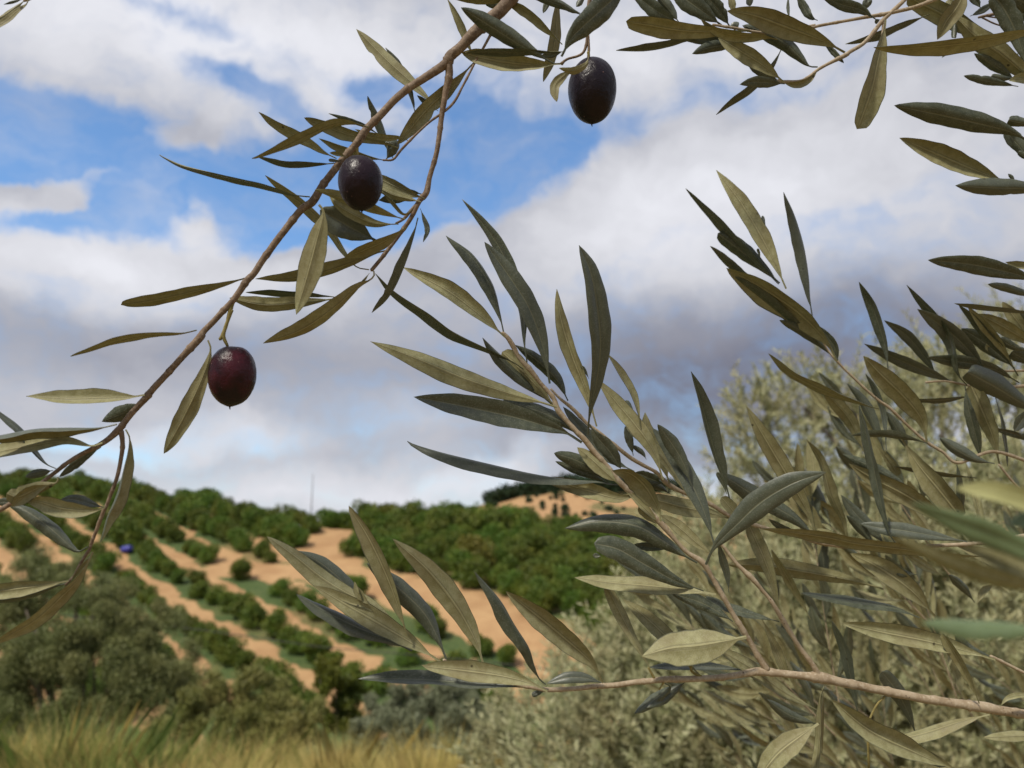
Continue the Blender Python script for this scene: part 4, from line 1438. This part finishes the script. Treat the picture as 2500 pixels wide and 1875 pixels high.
BR_G = """
@ 0 0 1
s 12:2620,1772 12:2560,1756 12:2500,1744 12:2440,1734 14:2407,1728 11.5:2330,1717 11:2271,1708 11.5:2175,1690 11:2136,1683 12:2040,1662 15:2005,1655 10:1960,1650 9.5:1900,1643 11:1860,1640 10:1838,1641 8:1790,1650 8:1726,1656 8:1700,1658 8:1636,1658 7:1570,1664 7:1500,1672 6:1400,1681 6:1340,1684 5:1310,1680 5:1250,1668 4.5:1180,1645 5:1100,1620 4:1083,1611
s 9:1873,1636 7.5:1850,1601 7:1821,1550 8:1818,1545 6.5:1790,1500 7:1761,1449 6:1740,1412 8:1716,1374 6:1678,1349 5.5:1650,1320 8:1619,1284 6:1567,1228 8:1512,1176 6.5:1481,1137 8:1431,1079 6:1395,1040 8:1363,1002 6:1350,970 5.5:1320,936 7:1294,902 5.5:1269,875 7:1253,846 6:1240,825 4:1226,812
s 8:1998,1648 6.5:1980,1618 6:1952,1579 6:1930,1546 7:1911,1514 5:1885,1471 5:1860,1440 7:1836,1412 5:1800,1378 4.5:1770,1340 4:1748,1316
s 4:2560,1668 4:2500,1642 4:2436,1610 4:2418,1602
k 3:2160,1700 2.6:2140,1722 3:2122,1760 3.2:2119,1780 3:2120,1830 3:2121,1885
k 3.5:1597,1655 3:1588,1640 2.5:1583,1630
k 4:1712,1652 3.5:1690,1640 3.5:1685,1624 2.5:1676,1620
k 3:1623,1660 2.5:1618,1670 2:1610,1682
@ 880 480 4.424
t 97 2 1765,1860 1600,1760 1350,1645 1000,1475 700,1275 350,1025 160,830
u+ 192 6 1560,1520 1450,1420 1200,1210 900,995 458,763
t 142 -4 1550,1470 1500,1260 1400,960 1200,650 922,423
t 152 -6 1800,1790 1768,1560 1745,1180 1600,750 1400,390 1098,28
t 232 4 2045,2020 1970,1620 1820,1200 1600,850 1338,487
t! 40 -6 1740,1260 1660,1080 1583,985
@ 880 800 4.424
t 122 -8 2070,830 1700,510 1480,300 1318,108
u! 230 -4 2110,865 1930,660 1700,420 1530,260
u+ 222 10 2125,860 1950,805 1600,710 1100,545 600,335 106,148
t 272 4 2390,1240 2212,1130 2000,1060 1600,950 1100,845 573,747
t 172 -2 2360,1180 2200,1030 1900,890 1540,780
t 152 -10 2240,790 2120,560 1900,350 1670,185
t 92 0 2830,1692 2700,1690 2560,1660 2258,1642 1850,1580 1400,1480 900,1360 600,1270 505,1225
@ 1300 580 4.424
u+ 172 2 695,2040 590,1680 430,1260 320,900 262,555
t- 228 14 598,2130 618,1900 700,1500 735,1150 700,750 630,380 503,82
@ 1300 900 4.424
u 84 -2 1165,640 1140,480 1075,280 950,60 815,-155
u 192 0 1410,1200 1300,880 1100,600 900,360 690,100
t! 40 2 610,110 560,10 520,-30
t 205 4 1965,1900 1860,1560 1720,1250 1520,910 1295,640
t 165 0 1720,1270 1620,1000 1500,800 1350,600
u 172 2 930,1245 800,1130 650,990 483,850
t 162 -4 820,1220 650,1080 450,980 232,912
t 102 -6 830,1240 700,1180 450,1080 246,1000
t 182 -2 615,600 700,740 840,900 955,1080
t 152 -10 1100,1110 800,950 560,690 330,410
u 182 0 1195,1320 1000,1400 850,1390 500,1290 106,1183
u- 205 12 1390,1650 1350,1480 1220,1260 1050,1120 858,1100
t 162 -12 2125,1400 2070,1200 1960,880 1830,400 1713,30
t! 60 -8 2100,1360 2060,1240 1990,1120
u 92 0 960,1260 1130,1420 1340,1640
@ 1350 1200 4.424
u! 130 -4 1190,370 1060,270 930,155
t 242 6 1560,770 1420,690 1200,540 900,370 500,325 128,398
t! 255 2 1625,1080 1330,970 1000,790 700,620 443,560
u 192 8 1760,1112 1400,1060 1000,1020 600,985 233,930
t 95 -8 1240,630 1050,600 860,580
t 60 -6 520,700 430,690
t 152 2 1945,1405 1850,1340 1600,1200 1270,1095
t 112 -4 2445,1405 2200,1345 1900,1260 1640,1130
u! 142 -6 1093,1997 990,1800 850,1560 700,1270 570,1010
u 192 -4 1590,1990 1450,1840 1250,1600 1000,1360 748,1158
t 275 18 1652,790 1745,600 1980,360 2250,110 2590,-90 2952,-210
u 150 -4 1740,700 1560,560 1350,380 1160,250
t 90 -4 1900,1090 1880,900 1830,720 1790,560
@ 1500 1500 4.424
u 385 8 1425,245 1200,290 900,340 600,370 298,452
t 98 -6 1470,618 1200,580 800,560 370,572
u 172 -10 2212,1045 1850,850 1500,600 1080,350
t 132 -2 545,745 600,790 480,880 215,1072
t 120 -6 780,720 640,820 500,920 350,1010
u 262 6 2205,1180 2010,1320 1760,1520 1520,1820
t 122 -4 2205,1190 1900,1090 1648,920
u! 112 -10 1590,40 1700,280 1850,640
@ 2000 1500 4.424
u 72 4 60,770 15,900 10,1250 -20,1560 -70,1900
u 232 2 1900,490 1600,400 1200,300 700,200 228,92
u! 112 4 1730,960 1640,740 1500,470 1330,200
t 112 -10 420,1080 360,780 280,400 140,70
t! 185 -6 1050,1310 960,1060 840,830 678,618
u 252 0 1480,1680 1050,1500 550,1260 130,920
u 142 10 1840,1080 1500,1170 1200,1270 900,1345 568,1386
u 132 2 1560,1740 1200,1560 860,1435
u 112 4 2500,1300 2100,1315 1768,1332
u 62 6 1950,1000 2030,910 2150,875 2300,880
t! 105 -8 1900,480 1600,360 1490,220
u 30 6 20,780 45,900 40,1200 30,1500
@ 1000 1400 4.424
t 122 2 1475,1195 1400,1130 1340,980 1280,800 1130,560 950,270 700,-20
u 242 4 2090,1180 1960,960 1700,720 1400,470 1040,195
u 222 20 1490,1275 1300,1185 1000,1110 600,1055 170,1005 130,990
t 158 0 1330,1235 700,1200 400,1165 0,1140 -557,1140
t 132 -4 2100,1190 1900,1130 1700,1125 1478,1188
t! 62 -4 1480,1250 1320,1316
@ 640 1225 4.424
u 202 2 1560,1400 1180,1110 950,1010 650,830 350,590 50,373
t 192 -4 1250,1240 1050,1060 850,840 600,640 350,525
u 242 6 1930,1730 1620,1530 1300,1340 900,1110 553,900
t 172 -2 1620,1610 1360,1480 1050,1360 700,1190 370,1000
u 192 8 1570,1450 1450,1060 1330,750 1150,380 935,42
t 232 0 1990,1700 1900,1480 1740,1190 1450,910 1128,662
u 262 4 2393,1768 2300,1490 2100,1130 1790,740 1410,400
u 60 4 1090,1090 1030,1000 1000,860
u 90 4 1170,1125 1080,1030 1000,900
"""
BR_NEAR = """
@ 2000 1100 4.424
s 60:3300,1900 50:2900,1500 34:2620,1280
u* 245 0 2900,740 2600,650 2250,545 1900,450 1470,410
t* 290 6 2800,1330 2500,1200 2150,1040 1800,890 1400,740 990,560
u- 225 4 2750,1640 2300,1480 1900,1380 1550,1260 1200,1110 830,930
u 205 0 2700,1470 2300,1320 1950,1180 1590,1030
t* 185 0 2500,720 2300,740 2050,790
@ 2000 1500 4.424
t* 210 4 2700,190 2212,150 1700,140 1090,90
"""

DA, DB, DG = .345, .36, .40
rootA, locA = make_branch('olive_branch', 'long brown branch with two dark olives hanging from top centre to the left edge', BR_A, DA, BARK_DARK, 5, sunny=.2,
                          depth_fn=lambda x, y: DA + .00003 * (x - 600))
olive(567, 917, 56.5, 74, math.radians(4), DA - .002, rootA, locA, .016, (.050, .0055, .011), 0, 0, 0, 3.1)
olive(880, 447, 54, 66.5, math.radians(-3), DA - .012, rootA, locA, .003, (.014, .005, .010), 0, 0, 0, 8.3)
make_branch('olive_sprig', 'tiny sprig of narrow leaves poking in at the top left corner', BR_CORNER, .33, BARK_TAN, 8, 'sprig')
rootB, locB = make_branch('olive_branch', 'short drooping branch at the top centre carrying one plump black olive', BR_B, DB, BARK_DARK, 9, sunny=.1)
olive(1446, 221, 59, 79, math.radians(1), DB + .003, rootB, locB, .002, (.009, .0045, .009), 0, 0, 0, 5.7)
make_branch('olive_branch', 'branch of mixed green leaves along the top edge right of the black olive', BR_C, .42, BARK_TAN, 12, sunny=.12)
make_branch('olive_branch', 'dark leafy branch in the top right corner with a long brown leaf across it', BR_D, .44, BARK_DARK, 14, sunny=.12)
make_branch('olive_sprig', 'sprig with three long leaves entering from the right edge below the corner branch', BR_E, .43, BARK_DARK, 16, 'sprig', sunny=.12)
make_branch('olive_sprig', 'sprig with one broad dark leaf alone against grey cloud at the right edge', BR_EL, .44, BARK_DARK, 17, 'sprig', sunny=.12)
make_branch('olive_branch', 'dark green crowded branch at the right edge above the dotted hanging brown leaf', BR_J, .47, BARK_TAN, 19, sunny=.12)
make_branch('olive_branch', 'tan branch whose grey leaves rise into the cloud right of the central spray', BR_I, .46, BARK_TAN, 22, sunny=.2)
make_branch('olive_branch', 'thin pink brown branch running level into the spray from the right edge', BR_H, .44, BARK_TAN, 24, sunny=.75)
make_branch('olive_branch', 'stout tan branch across the lower right that carries the big central spray of leaves', BR_G, DG, BARK_TAN, 27, sunny=.88)
make_branch('olive_sprig', 'blurred sprig of broad leaves very close to the lens at the right edge', BR_NEAR, .15, BARK_TAN, 30, 'sprig', sunny=.9)


def filler(n, seed):
    """more shoots of the same tree, between the near branches and the silver tree"""
    rng = random.Random(seed)
    for i in range(n):
        d = rng.uniform(.62, 1.15)
        px = rng.uniform(1900, 2640); py = rng.uniform(1400, 2020)
        if px < 2150 and py < 1560:
            py += 220
        ang = math.radians(rng.uniform(100, 150))
        L = rng.uniform(.13, .19) * F / d
        k = rng.uniform(-.12, .12)
        pts = []
        for q in range(5):
            t = q / 4
            a = ang + k * t
            pts.append((px + math.cos(a) * L * t, py - math.sin(a) * L * t, (1.7 - 1.1 * t) * .45 / d * 1.8))
        loc = P(px, py, d)
        root = empty('olive_shoot', loc, 'leafy shoot behind the stout tan branch, in front of the silver tree', 'shoot', 'shoots behind the stout branch')
        stem_mesh(pts, lambda x, y: d, loc, root, BARK_TAN, 'stem', seed + i)
        m_ = rng.randint(6, 8)
        for q in range(m_):
            t = .15 + .85 * q / (m_ - 1)
            bx = px + math.cos(ang + k * t) * L * t; by = py - math.sin(ang + k * t) * L * t
            for sg in (-1, 1):
                la = ang + sg * rng.uniform(.25, .75) * (1.1 - .5 * t)
                ll = rng.uniform(.038, .058) * F / d
                mid = (bx + math.cos(la) * ll * .5, by - math.sin(la) * ll * .5)
                e = (bx + math.cos(la - sg * .15) * ll, by - math.sin(la - sg * .15) * ll)
                leaf_mesh(rng.choice('uut'), rng.uniform(.005, .0115) * F / d, rng.uniform(-10, 10), [(bx, by), mid, e], {}, d, loc, root, rng)


filler(27, 77)
